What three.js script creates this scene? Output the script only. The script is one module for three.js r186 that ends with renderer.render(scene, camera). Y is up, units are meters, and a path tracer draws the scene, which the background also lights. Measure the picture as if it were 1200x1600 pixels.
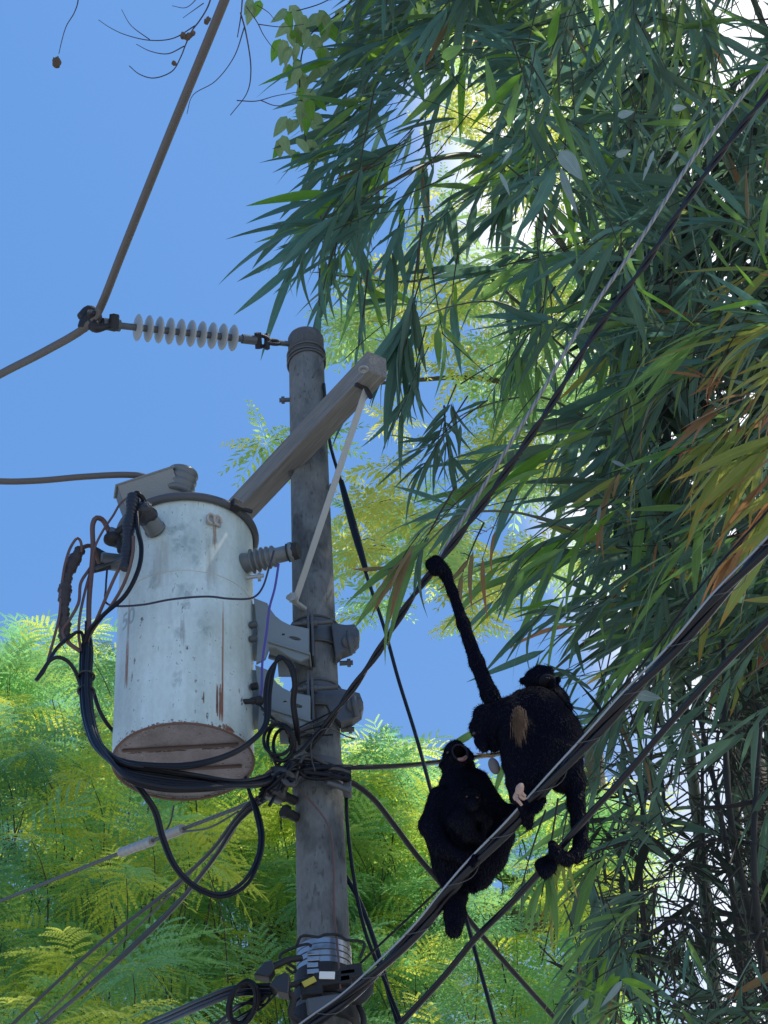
import * as THREE from 'three';
import { mergeGeometries } from 'three/addons/utils/BufferGeometryUtils.js';
import { RoundedBoxGeometry } from 'three/addons/geometries/RoundedBoxGeometry.js';

// ------------------------------------------------------------------ camera, sky, sun, exposure
const scene = new THREE.Scene();
const camera = new THREE.PerspectiveCamera(26.48, 0.75, 0.1, 900);
const PITCH = 39 * Math.PI / 180, ROLL = -0.055, EYE = 1.6;
camera.position.set(0, EYE, 0);
camera.rotation.order = 'YXZ';
camera.rotation.set(PITCH, 0, ROLL);
camera.updateMatrixWorld(true);

const EXPOSURE = 1.35;
const SUN = new THREE.Vector3(0.38, 0.88, -0.24).normalize();
const sun = new THREE.DirectionalLight(new THREE.Color(1, 0.93, 0.80), 5);
sun.position.copy(SUN).multiplyScalar(60);
sun.target.position.set(0, 6, -10);
sun.castShadow = true;
sun.shadow.mapSize.set(2048, 2048);
Object.assign(sun.shadow.camera, { left: -14, right: 14, top: 14, bottom: -14, near: 1, far: 140 });
scene.add(sun, sun.target);

function rng(seed) {
  let a = seed >>> 0;
  return () => { a |= 0; a = a + 0x6D2B79F5 | 0; let t = Math.imul(a ^ a >>> 15, 1 | a); t = t + Math.imul(t ^ t >>> 7, 61 | t) ^ t; return ((t ^ t >>> 14) >>> 0) / 4294967296; };
}
// smooth value noise on a lattice
const hash3 = (x, y, z) => { let h = Math.imul(x, 374761393) + Math.imul(y, 668265263) + Math.imul(z, 2147483647 ^ 0x5bd1e995) | 0; h = Math.imul(h ^ h >>> 13, 1274126177); return ((h ^ h >>> 16) >>> 0) / 4294967296; };
function vnoise(x, y, z) {
  const xi = Math.floor(x), yi = Math.floor(y), zi = Math.floor(z), f = t => t * t * (3 - 2 * t);
  const u = f(x - xi), v = f(y - yi), w = f(z - zi), L = (a, b, t) => a + (b - a) * t;
  const h = (i, j, k) => hash3(xi + i, yi + j, zi + k);
  return L(L(L(h(0, 0, 0), h(1, 0, 0), u), L(h(0, 1, 0), h(1, 1, 0), u), v), L(L(h(0, 0, 1), h(1, 0, 1), u), L(h(0, 1, 1), h(1, 1, 1), u), v), w);
}
const fbm = (x, y, z, o = 4) => { let s = 0, a = 0.5, t = 0; for (let i = 0; i < o; i++) { s += a * vnoise(x, y, z); t += a; a *= 0.5; x *= 2.03; y *= 2.03; z *= 2.03; } return s / t; };
const sstep = (a, b, x) => { const t = Math.min(1, Math.max(0, (x - a) / (b - a))); return t * t * (3 - 2 * t); };
const mix = (a, b, t) => a + (b - a) * t;

{ // clear blue sky, pale towards the horizon, with a bank of bright white cloud to the right under the sun
  const w = 1024, h = 512, d = new Float32Array(w * h * 4);
  for (let j = 0; j < h; j++) for (let i = 0; i < w; i++) {
    const el = ((j + 0.5) / h - 0.5) * Math.PI, az = ((i + 0.5) / w - 0.5) * 2 * Math.PI;
    const v = new THREE.Vector3(Math.cos(el) * Math.cos(az), Math.sin(el), Math.cos(el) * Math.sin(az));
    const e = Math.max(0, el) * 180 / Math.PI, right = Math.atan2(v.x, -v.z) * 180 / Math.PI;
    const t = Math.exp(-e / 11), g = Math.acos(Math.min(1, v.dot(SUN))) * 180 / Math.PI;
    let c = [mix(0.074, 0.75, t), mix(0.222, 0.93, t), mix(0.545, 1.10, t)].map((x, k) => x + Math.exp(-g / 14) * [0.5, 0.5, 0.45][k]);
    const n = fbm(v.x * 5 + 3, v.y * 6, v.z * 5, 5) - 0.5;
    const cl = sstep(4, 9, right + n * 10 + Math.max(-2, Math.min(5, (e - 38) * 0.4)) * sstep(-6, -1, right)) * sstep(120, 70, right) * sstep(75, 50, e + n * 20);
    c = c.map((x, k) => mix(x, [1.25, 1.28, 1.32][k] * (0.9 + 0.4 * n), cl * 0.95));
    if (el < 0) c = [0.16, 0.17, 0.15];
    const o = (j * w + i) * 4;
    d[o] = c[0]; d[o + 1] = c[1]; d[o + 2] = c[2]; d[o + 3] = 1;
  }
  const sky = new THREE.DataTexture(d, w, h, THREE.RGBAFormat, THREE.FloatType);
  sky.mapping = THREE.EquirectangularReflectionMapping;
  sky.magFilter = sky.minFilter = THREE.LinearFilter; sky.wrapS = THREE.RepeatWrapping; sky.needsUpdate = true;
  scene.background = sky; scene.environment = sky; scene.environmentIntensity = 1;
}

const renderer = new THREE.WebGLRenderer({ antialias: true });
renderer.toneMapping = THREE.LinearToneMapping;
renderer.toneMappingExposure = EXPOSURE;
renderer.shadowMap.enabled = true;

// ------------------------------------------------------------------ surveying: sight lines of the camera met with upright planes and with heights
const V = (x, y, z) => new THREE.Vector3(x, y, z);
const TH = Math.tan(26.48 / 2 * Math.PI / 180);
const camRight = V(1, 0, 0).applyQuaternion(camera.quaternion), camUp = V(0, 1, 0).applyQuaternion(camera.quaternion), camFwd = V(0, 0, -1).applyQuaternion(camera.quaternion);
const ray = (px, py) => V((px / 600 - 1) * TH * 0.75, (1 - py / 800) * TH, -1).applyQuaternion(camera.quaternion);
const W = (px, py, z) => { const r = ray(px, py); return r.multiplyScalar(z / -r.z).add(camera.position); };   // where the sight line meets the plane z metres ahead
const Hh = (px, py, y) => { const r = ray(px, py); return r.multiplyScalar((y - EYE) / r.y).add(camera.position); };  // ... meets height y
const mpp = p => p.clone().sub(camera.position).dot(camFwd) * TH / 800;   // metres per photo pixel there
const toPx = p => { const q = p.clone().sub(camera.position), d = q.dot(camFwd); return [600 + q.dot(camRight) / d / TH * 800, 800 - q.dot(camUp) / d / TH * 800, d]; };

// ------------------------------------------------------------------ helpers
const taken = {};
function numbered(n) { const k = taken[n] = (taken[n] ?? -1) + 1; return k ? `${n}_${String(k).padStart(3, '0')}` : n; }
function thing(name, label, category, group, at = V(0, 0, 0)) {
  const o = new THREE.Group(); o.name = numbered(name); o.position.copy(at); scene.add(o);
  o.userData = { label, category }; if (group) o.userData.group = group;
  return o;
}
function clean(g) {
  g = g.index ? g.toNonIndexed() : g;
  for (const k of Object.keys(g.attributes)) if (!['position', 'normal', 'uv'].includes(k)) g.deleteAttribute(k);
  if (!g.attributes.uv) g.setAttribute('uv', new THREE.BufferAttribute(new Float32Array(g.attributes.position.count * 2), 2));
  if (!g.attributes.normal) g.computeVertexNormals();
  return g;
}
function part(name, geos, mat, parent) {
  const list = (Array.isArray(geos) ? geos : [geos]).map(clean);
  const m = new THREE.Mesh(list.length > 1 ? mergeGeometries(list) : list[0], mat);
  m.name = name; m.castShadow = m.receiveShadow = true;
  if (parent) { m.position.copy(parent.userData.origin ?? V(0, 0, 0)).negate(); parent.add(m); }
  return m;
}
function single(name, label, category, geos, mat, group) {
  const m = part(numbered(name), geos, mat); scene.add(m);
  m.userData = { label, category }; if (group) m.userData.group = group;
  return m;
}
// a tube along points with a radius that may change, closed at both ends; v runs in metres
function sweep(pts, radius, seg, rad = 8, ends = true) {
  const curve = pts.length === 2 ? new THREE.LineCurve3(pts[0], pts[1]) : new THREE.CatmullRomCurve3(pts, false, 'centripetal');
  const R = typeof radius === 'function' ? radius : () => radius, len = curve.getLength();
  const P = [], N = [], U = [], I = [];
  let nrm = null, prev = null;
  for (let i = 0; i <= seg; i++) {
    const t = i / seg, p = curve.getPointAt(t), tan = curve.getTangentAt(t);
    if (!nrm) { nrm = Math.abs(tan.y) > 0.9 ? V(1, 0, 0) : V(0, 1, 0); }
    else if (prev) nrm.applyQuaternion(new THREE.Quaternion().setFromUnitVectors(prev, tan));
    nrm.addScaledVector(tan, -nrm.dot(tan)).normalize(); prev = tan.clone();
    const b = tan.clone().cross(nrm), r = R(t);
    for (let j = 0; j <= rad; j++) {
      const a = j / rad * 2 * Math.PI, n = nrm.clone().multiplyScalar(Math.cos(a)).addScaledVector(b, Math.sin(a));
      P.push(p.x + n.x * r, p.y + n.y * r, p.z + n.z * r); N.push(n.x, n.y, n.z); U.push(j / rad, t * len);
      if (i < seg && j < rad) { const k = i * (rad + 1) + j; I.push(k, k + rad + 1, k + 1, k + 1, k + rad + 1, k + rad + 2); }
    }
    if (ends && (i === 0 || i === seg)) {
      const c = P.length / 3, s = i ? 1 : -1; P.push(p.x, p.y, p.z); N.push(tan.x * s, tan.y * s, tan.z * s); U.push(0.5, t * len);
      for (let j = 0; j <= rad; j++) { const k = i * (rad + 1) + j + (i ? 1 : 0) * 0; }
      ends = i ? ends : { c };
      if (i === 0) ends.first = c; else ends.last = c;
    }
  }
  // caps are built as separate fans so that the ring indices stay regular
  const ringCount = rad + 1, geo = new THREE.BufferGeometry();
  const pos = [], nor = [], uv = [], idx = [], map = [];
  const firstExtra = ends ? ends.first : -1, lastExtra = ends ? ends.last : -1;
  for (let v = 0, k = 0; v < P.length / 3; v++) { if (v === firstExtra || v === lastExtra) continue; map.push(v); k++; }
  for (const v of map) { pos.push(P[3 * v], P[3 * v + 1], P[3 * v + 2]); nor.push(N[3 * v], N[3 * v + 1], N[3 * v + 2]); uv.push(U[2 * v], U[2 * v + 1]); }
  for (let i = 0; i < seg; i++) for (let j = 0; j < rad; j++) { const k = i * ringCount + j; idx.push(k, k + 1, k + ringCount, k + 1, k + ringCount + 1, k + ringCount); }
  if (ends) for (const [ex, row] of [[firstExtra, 0], [lastExtra, seg]]) {
    const c = pos.length / 3, nx = N[3 * ex], ny = N[3 * ex + 1], nz = N[3 * ex + 2];
    pos.push(P[3 * ex], P[3 * ex + 1], P[3 * ex + 2]); nor.push(nx, ny, nz); uv.push(0.5, U[2 * ex + 1]);
    for (let j = 0; j <= rad; j++) { const k = row * ringCount + j; pos.push(pos[3 * k], pos[3 * k + 1], pos[3 * k + 2]); nor.push(nx, ny, nz); uv.push(uv[2 * k], uv[2 * k + 1]); }
    for (let j = 0; j < rad; j++) row ? idx.push(c, c + 1 + j, c + 2 + j) : idx.push(c, c + 2 + j, c + 1 + j);
  }
  geo.setAttribute('position', new THREE.Float32BufferAttribute(pos, 3));
  geo.setAttribute('normal', new THREE.Float32BufferAttribute(nor, 3));
  geo.setAttribute('uv', new THREE.Float32BufferAttribute(uv, 2));
  geo.setIndex(idx);
  return geo;
}
const orient = (g, x, y, at) => { const X = x.clone().normalize(), Y = y.clone().addScaledVector(X, -y.dot(X)).normalize(); return g.applyMatrix4(new THREE.Matrix4().makeBasis(X, Y, X.clone().cross(Y)).setPosition(at)); };
const along = (g, dir, at) => g.applyMatrix4(new THREE.Matrix4().compose(at, new THREE.Quaternion().setFromUnitVectors(V(0, 1, 0), dir.clone().normalize()), V(1, 1, 1)));   // a y-axis shape laid along dir
const rod = (a, b, r, n = 10) => sweep([a, b], r, 1, n);
const hexBolt = (at, dir, r, l) => along(new THREE.CylinderGeometry(r, r, l, 6), dir, at);
const lathe = (prof, n = 28) => new THREE.LatheGeometry(prof.map(([r, y]) => new THREE.Vector2(r, y)), n);

// ------------------------------------------------------------------ materials
const canvasTex = (w, h, draw, srgb = true) => { const c = document.createElement('canvas'); c.width = w; c.height = h; draw(c.getContext('2d'), w, h); const t = new THREE.CanvasTexture(c); if (srgb) t.colorSpace = THREE.SRGBColorSpace; t.wrapS = t.wrapT = THREE.RepeatWrapping; return t; };
function noiseTex(w, h, fn, srgb = false) {       // fn(u, v) -> [r, g, b] in 0..1
  const d = new Uint8Array(w * h * 4);
  for (let j = 0; j < h; j++) for (let i = 0; i < w; i++) { const c = fn(i / w, j / h), o = (j * w + i) * 4; for (let k = 0; k < 3; k++) d[o + k] = Math.max(0, Math.min(255, c[k] * 255)); d[o + 3] = 255; }
  const t = new THREE.DataTexture(d, w, h); t.magFilter = THREE.LinearFilter; t.minFilter = THREE.LinearFilter; t.wrapS = t.wrapT = THREE.RepeatWrapping; if (srgb) t.colorSpace = THREE.SRGBColorSpace; t.needsUpdate = true;
  return t;
}
const ring3 = (u, v, f, fv) => [Math.cos(u * 6.2832) * f, v * fv, Math.sin(u * 6.2832) * f];   // seamless round a tube
const std = (r, g, b, o = {}) => new THREE.MeshStandardMaterial({ color: new THREE.Color().setRGB(r, g, b), roughness: 0.7, ...o });
const bumpFine = noiseTex(256, 256, (u, v) => { const n = fbm(...ring3(u, v, 6, 40), 4); return [n, n, n]; });
const concreteMap = noiseTex(512, 1024, (u, v) => {
  const a = fbm(...ring3(u, v, 1.8, 110), 5), b = fbm(...ring3(u, v, 9, 480), 3), s = fbm(...ring3(u, v, 1.1, 75), 4), pit = fbm(...ring3(u, v, 9, 420), 2) > 0.74 ? 0.6 : 1;
  const k = (0.38 + 0.5 * a + 0.25 * (b - 0.5) - 0.26 * sstep(0.5, 0.75, s)) * pit;
  return [k, k * 1.0, k * 0.96];
});
concreteMap.repeat.set(1, 1);
const concreteBump = noiseTex(512, 512, (u, v) => { const n = 0.6 * fbm(...ring3(u, v, 14, 80), 4) + (fbm(...ring3(u, v, 30, 150), 2) > 0.72 ? -0.4 : 0.2); return [n, n, n]; });
concreteBump.repeat.set(1, 4);
const M = {
  concrete: std(0.225, 0.24, 0.255, { map: concreteMap, bumpMap: concreteBump, bumpScale: 0.004, roughness: 0.92 }),
  galv: std(0.36, 0.38, 0.38, { metalness: 0.35, roughness: 0.5, bumpMap: bumpFine, bumpScale: 0.0008 }),
  galvDark: std(0.10, 0.108, 0.118, { metalness: 0.4, roughness: 0.55, bumpMap: bumpFine, bumpScale: 0.001 }),
  ironDark: std(0.022, 0.023, 0.027, { metalness: 0.3, roughness: 0.6, bumpMap: bumpFine, bumpScale: 0.0015 }),
  steelBright: std(0.34, 0.35, 0.37, { metalness: 0.9, roughness: 0.3 }),
  rust: std(0.16, 0.07, 0.035, { roughness: 0.9 }),
  porcelain: std(0.30, 0.31, 0.30, { roughness: 0.25 }),
  porcelainGrey: std(0.12, 0.135, 0.145, { roughness: 0.3 }),
  disc: std(0.36, 0.38, 0.385, { roughness: 0.6 }),
  wireBlack: new THREE.MeshPhysicalMaterial({ color: new THREE.Color().setRGB(0.006, 0.007, 0.012), roughness: 0.32, specularIntensity: 0.42 }),
  wireBlack2: new THREE.MeshPhysicalMaterial({ color: new THREE.Color().setRGB(0.011, 0.013, 0.020), roughness: 0.36, specularIntensity: 0.5 }),
  wireGrey: std(0.05, 0.048, 0.048, { roughness: 0.55 }),
  wireBrown: std(0.11, 0.062, 0.055, { roughness: 0.6 }),
  wireViolet: std(0.07, 0.055, 0.30, { roughness: 0.5 }),
  lineCover: std(0.105, 0.092, 0.085, { roughness: 0.6 }),
  tape: std(0.02, 0.022, 0.03, { roughness: 0.38, bumpMap: bumpFine, bumpScale: 0.003 }),
  plastic: std(0.018, 0.019, 0.022, { roughness: 0.4 }),
  yellowTag: std(0.5, 0.42, 0.05, { roughness: 0.5 }),
  whiteTag: std(0.75, 0.75, 0.72, { roughness: 0.4 }),
};
M.lineGlint = std(0.30, 0.33, 0.37, { metalness: 0.6, roughness: 0.4 });  // bright metal colour imitating the sky highlight on the thick line
M.lineBlack = new THREE.MeshPhysicalMaterial({ color: new THREE.Color().setRGB(0.004, 0.005, 0.010), roughness: 0.5, specularIntensity: 0.3, clearcoat: 0.5, clearcoatRoughness: 0.1 });
const strandMap = noiseTex(64, 256, (u, v) => { const s = Math.pow(Math.abs(Math.sin((u * 3 + v * 12) * Math.PI)), 0.6); return [0.25 + 0.75 * s, 0.25 + 0.75 * s, 0.25 + 0.75 * s]; });
strandMap.repeat.set(1, 1.5);
M.strand = std(0.30, 0.31, 0.33, { metalness: 0.5, roughness: 0.45, map: strandMap, bumpMap: strandMap, bumpScale: 0.003 });

// ------------------------------------------------------------------ ground
{
  const tex = noiseTex(512, 512, (u, v) => { const n = fbm(u * 30, v * 30, 1, 5) * 0.6 + fbm(u * 160, v * 160, 4, 2) * 0.4; return [n, n * 0.97, n * 0.92]; });
  tex.repeat.set(150, 150);
  const g = part('ground', new THREE.CircleGeometry(800, 64).rotateX(-Math.PI / 2), std(0.52, 0.55, 0.58, { map: tex, roughness: 0.95 }));
  g.userData.kind = 'structure'; scene.add(g);
}

// ------------------------------------------------------------------ utility pole
const PZ = 8;
const polePt = py => W(478 + 30 * (py - 540) / 1020, py, PZ);
const poleR = py => mpp(polePt(py)) * (27 + 15.5 * (py - 540) / 1020);
const poleDir = polePt(540).sub(polePt(1560)).normalize();
const pole = thing('utility_pole', 'tall grey weathered concrete pole carrying the transformer and many cables', 'utility pole');
{
  const top = polePt(535), low = polePt(1580), down = low.clone().addScaledVector(poleDir, -(low.y + 0.05) / poleDir.y);
  const H = top.distanceTo(down), rTop = poleR(520), rLow = poleR(1580), r0 = rLow + (rLow - rTop) * low.distanceTo(down) / top.distanceTo(low);
  const prof = [[0.001, 0]]; for (let i = 0; i <= 40; i++) prof.push([mix(r0, rTop, i / 40), H * i / 40]);
  prof.push([rTop * 0.985, H + 0.012], [rTop * 0.9, H + 0.022], [0.001, H + 0.024]);
  const g = new THREE.LatheGeometry(prof.map(([r, y]) => new THREE.Vector2(r, y)), 48);
  part('shaft', along(g, poleDir, down), M.concrete, pole);
  { const r = poleR(530), c = polePt(535).addScaledVector(poleDir, -0.034); part('tarred_head', along(lathe([[0.001, -0.075], [r + 0.003, -0.075], [r + 0.004, 0.05], [r * 0.97, 0.066], [0.001, 0.068]], 40), poleDir, c), std(0.10, 0.105, 0.115, { roughness: 0.85, bumpMap: concreteBump, bumpScale: 0.006 }), pole); }
  const ringAt = (py, dr, h, mat, name, parent = pole) => { const r = poleR(py) + dr; return part(name, along(new THREE.CylinderGeometry(r, r, h, 40, 1, false), poleDir, polePt(py)), mat, parent); };
  // wire wound round the head, its tail, bolts through the shaft
  for (const [py, tilt] of [[556, 0.1], [563, 0.05], [569, 0.16]]) {
    const c = polePt(py), r = poleR(py) + 0.006, pts = [];
    for (let i = 0; i <= 24; i++) { const a = i / 24 * 2 * Math.PI; pts.push(c.clone().add(V(Math.cos(a) * r, Math.sin(a + 0.6) * tilt * r, Math.sin(a) * r))); }
    part('wire_wrap', sweep(pts, 0.006, 48, 6), M.galvDark, pole);
  }
  part('wire_wrap', sweep([W(506, 560, 7.9), W(497, 574, 7.88), W(488, 590, 7.89)], 0.005, 8, 6), M.galvDark, pole);
  for (const [x, y, z, dx] of [[446, 625, 7.98, -1], [514, 762, 7.97, 1], [541, 1036, 7.96, 1], [543, 1140, 7.96, 1]]) {
    const p = W(x, y, z), b = part('bolt', rod(p.clone().add(V(-dx * 0.03, 0, 0)), p.clone().add(V(dx * 0.03, 0, 0)), 0.011), M.galvDark, pole);
    part('nut', hexBolt(p.clone().add(V(dx * 0.012, 0, 0)), V(1, 0, 0), 0.019, 0.016), M.galvDark, b);
  }
  // the two clamps that the transformer hangs from: a shell round the shaft, a lug on the right, cross bolts
  for (const [py, lug] of [[1005, [[520, 981], [541, 984], [553, 983], [559, 992], [558, 1006], [548, 1017], [532, 1023], [526, 1030]]], [1105, [[499, 1079], [528, 1082], [548, 1087], [560, 1090], [565, 1103], [562, 1118], [550, 1127], [534, 1132], [520, 1120]]]]) {
    const c = polePt(py), r = poleR(py), h = mpp(c) * 46 / Math.cos(0.6);
    const cl = part('pole_clamp', along(new THREE.CylinderGeometry(r + 0.009, r + 0.012, h * 0.82, 40, 1, true, -2.2, 3.9), poleDir, c.clone().add(V(0, 0.01, 0))), M.galvDark, pole);
    for (const k of [-0.41, 0.41]) part('clamp_rim', along(new THREE.TorusGeometry(r + 0.011, 0.006, 6, 40).rotateX(Math.PI / 2), poleDir, c.clone().addScaledVector(poleDir, k * h).add(V(0, 0.01, 0))), M.galvDark, cl);
    const z = 7.93, s = new THREE.Shape(lug.map(([x, y]) => { const q = W(x, y, z); return new THREE.Vector2(q.x, q.y); }));
    const lg = new THREE.ExtrudeGeometry(s, { depth: 0.05, bevelEnabled: true, bevelSize: 0.008, bevelThickness: 0.006, bevelSegments: 2 }); lg.translate(0, 0, -z - 0.025);
    const lugMesh = part('clamp_lug', lg, M.galvDark, cl);
    const bx = py < 1050 ? 545 : 552, a = W(bx, py - 18, z - 0.06), b = W(bx + 6, py + 16, z - 0.05);
    part('cross_bolt', sweep([a, W(bx + 2, py - 4, z - 0.075), b], 0.014, 8, 8), M.galvDark, lugMesh);
    part('eye_disc', along(new THREE.SphereGeometry(0.04, 18, 12).scale(1, 0.5, 1), V(0.3, -0.3, 1), W(bx + 2, py - 2, z - 0.03)), M.galvDark, lugMesh);
    const y0 = py < 1050 ? 976 : 1078;
    const u = part('clamp_bolt', rod(W(456, y0, 7.84), W(py < 1050 ? 520 : 528, y0 - 5, 7.84), 0.0115), M.galvDark, pole);
    for (const x of [478, 492]) part('nut', hexBolt(W(x, y0 - 2, 7.84), V(1, 0, 0), 0.021, 0.022), M.galvDark, u);
    for (const x of [483, 489]) part('clamp_ear', new RoundedBoxGeometry(0.012, h * (x < 485 ? 1.7 : 1.5), 0.09, 2, 0.004).translate(W(x, 0, PZ).x * 0 + W(x, py - 6, 7.86).x, W(x, py - 6, 7.86).y, -7.86), M.galvDark, pole);
  }
  // wide band under the cable knot, its bolts and the spool stub on the left
  const band = ringAt(1219, 0.012, mpp(polePt(1219)) * 40, M.galvDark, 'band');
  part('band_bolt', rod(W(512, 1222, 7.84), W(548, 1236, 7.86), 0.012), M.galvDark, band);
  part('band_ear', new RoundedBoxGeometry(0.035, 0.09, 0.06, 2, 0.006).translate(W(543, 1229, 7.9).x, W(543, 1229, 7.9).y, -7.9), M.galvDark, band);
  for (const [a, b] of [[[432, 1238], [462, 1252]], [[444, 1267], [464, 1278]]]) {
    const p = W(a[0], a[1], 7.9), q = W(b[0], b[1], 7.95);
    const s = part('stub_bolt', rod(p, q, 0.021, 12), M.ironDark, pole);
    part('nut', hexBolt(p.clone().lerp(q, 0.1), q.clone().sub(p), 0.03, 0.025), M.ironDark, s);
  }
  // four bright stainless straps, the clip frame and the anchor hardware below them
  for (const py of [1489, 1498, 1508, 1518]) {
    const s = ringAt(py, 0.005, mpp(polePt(py)) * 8.5, M.steelBright, 'steel_strap');
    part('strap_seal', new RoundedBoxGeometry(0.05, 0.022, 0.012, 2, 0.003).translate(W(490, py + 3, 7.9).x, W(490, py + 3, 7.9).y, -polePt(py).z * 0 + polePt(py).z + poleR(py) + 0.007), M.steelBright, s);
  }
  ringAt(1536, 0.014, 0.07, M.ironDark, 'anchor_band'); ringAt(1562, 0.02, 0.05, M.ironDark, 'anchor_band');
  ringAt(1577, 0.012, 0.03, M.galvDark, 'anchor_band'); ringAt(1596, 0.03, 0.06, M.ironDark, 'anchor_band');
  const fz = 7.84, tri = (l, r = 0.0065) => sweep(l.map(([x, y, z]) => W(x, y, z ?? fz)), r, l.length * 4, 6);
  part('clip_frame', [tri([[463, 1480], [471, 1463], [500, 1464], [505, 1461], [530, 1461], [540, 1468], [569, 1473], [563, 1496]]), tri([[436, 1497], [440, 1490], [482, 1475], [486, 1479]]), tri([[436, 1497], [462, 1515], [458, 1520], [447, 1512]])], M.ironDark, pole);
  for (const [x, y, w, h] of [[524, 1525, 0.17, 0.03], [510, 1537, 0.2, 0.035], [487, 1549, 0.09, 0.05], [540, 1528, 0.05, 0.07], [555, 1520, 0.06, 0.06]]) {
    const q = W(x, y, 7.82); part('bracket', new RoundedBoxGeometry(w, h, 0.05, 2, 0.008).rotateZ(0.12 * Math.sin(x)).translate(q.x, q.y, q.z), M.ironDark, pole);
  }
  { const q = W(511, 1524, 7.79); part('white_tag', new RoundedBoxGeometry(0.062, 0.032, 0.006, 1, 0.002).rotateZ(-0.08).translate(q.x, q.y, q.z), M.whiteTag, pole); }
  { const q = W(483, 1534, 7.79); part('yellow_tag', new RoundedBoxGeometry(0.055, 0.026, 0.006, 1, 0.002).rotateZ(0.45).translate(q.x, q.y, q.z), M.yellowTag, pole); }
  { const q = W(507, 1570, 7.8); part('anchor_plate', new RoundedBoxGeometry(0.14, 0.07, 0.03, 2, 0.01).rotateZ(0.1).translate(q.x, q.y, q.z), M.galvDark, pole); }
  part('hook', sweep([W(545, 1560, 7.86), W(562, 1562, 7.84), W(574, 1550, 7.83), W(578, 1532, 7.83), W(586, 1522, 7.82)], 0.02, 20, 8), M.ironDark, pole);
  part('drip_tube', sweep([W(560, 1570, 7.9), W(568, 1590, 7.9), W(567, 1612, 7.9)], 0.012, 10, 8), M.ironDark, pole);
  // ground wire stapled to the front of the shaft
  part('ground_wire', sweep([W(470, 1235, 7.84), W(488, 1255, 7.85), W(513, 1290, 7.86), W(521, 1340, 7.86), W(522, 1420, 7.87), W(529, 1500, 7.83), W(532, 1545, 7.8)], 0.0045, 40, 6), M.wireBrown, pole);
}

// ------------------------------------------------------------------ cross arm with brace
{
  const t = thing('crossarm', 'weathered square crossarm fixed slantwise across the pole with a thin steel brace', 'crossarm');
  const R0 = W(590, 569, 7.3), y = R0.y, L0 = Hh(375, 797, y), dir = R0.clone().sub(L0).normalize(), far = L0.clone().addScaledVector(dir, -0.55);
  const len = R0.distanceTo(far), mid = R0.clone().add(far).multiplyScalar(0.5);
  const grain = noiseTex(512, 128, (u, v) => { const n = fbm(u * 6, v * 60, 3, 4), s = fbm(u * 14, v * 10, 8, 4), k = 0.4 + 0.55 * n + 0.35 * (s - 0.5); return [k, k * 0.97, k * 0.92]; });
  const arm = new RoundedBoxGeometry(len, 0.125, 0.105, 3, 0.008);
  part('beam', orient(arm, dir, V(0, 1, 0), mid), std(0.25, 0.25, 0.25, { map: grain, bumpMap: grain, bumpScale: 0.004, roughness: 0.9 }), t);
  const side = dir.clone().cross(V(0, 1, 0)).normalize();        // towards the right of the beam
  const under = (px, py) => Hh(px, py, y - 0.064);
  const hb = part('bolt', hexBolt(under(568, 578), V(0, 1, 0), 0.014, 0.02), M.steelBright, t);
  part('washer', along(new THREE.CylinderGeometry(0.024, 0.024, 0.005, 18), V(0, 1, 0), under(568, 578).add(V(0, 0.004, 0))), M.galv, hb);
  part('bolt', hexBolt(under(455, 738), V(0, 1, 0), 0.016, 0.03), M.galvDark, t);
  const a = under(572, 606), b = W(461, 936, 7.83);
  part('brace_clip', [sweep([under(556, 600), under(566, 605), a.clone().add(V(0, -0.01, 0)), a.clone().add(V(0.02, -0.06, 0))], 0.012, 14, 8)], M.ironDark, t);
  const bd = b.clone().sub(a), br = new RoundedBoxGeometry(bd.length(), 0.03, 0.007, 2, 0.002);
  const brace = part('brace', orient(br, bd, V(0.8, 0.3, -0.2), a.clone().add(b).multiplyScalar(0.5).add(V(0, -0.01, 0))), M.galv, t);
  part('brace_bolt', rod(b.clone().add(V(-0.03, 0, 0.02)), b.clone().add(V(0.04, 0, -0.08)), 0.013), M.galv, brace);
  part('brace_bolt', hexBolt(b.clone().add(V(-0.01, 0, 0.012)), V(-0.3, 0, 1), 0.024, 0.02), M.galv, brace);
}

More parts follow.
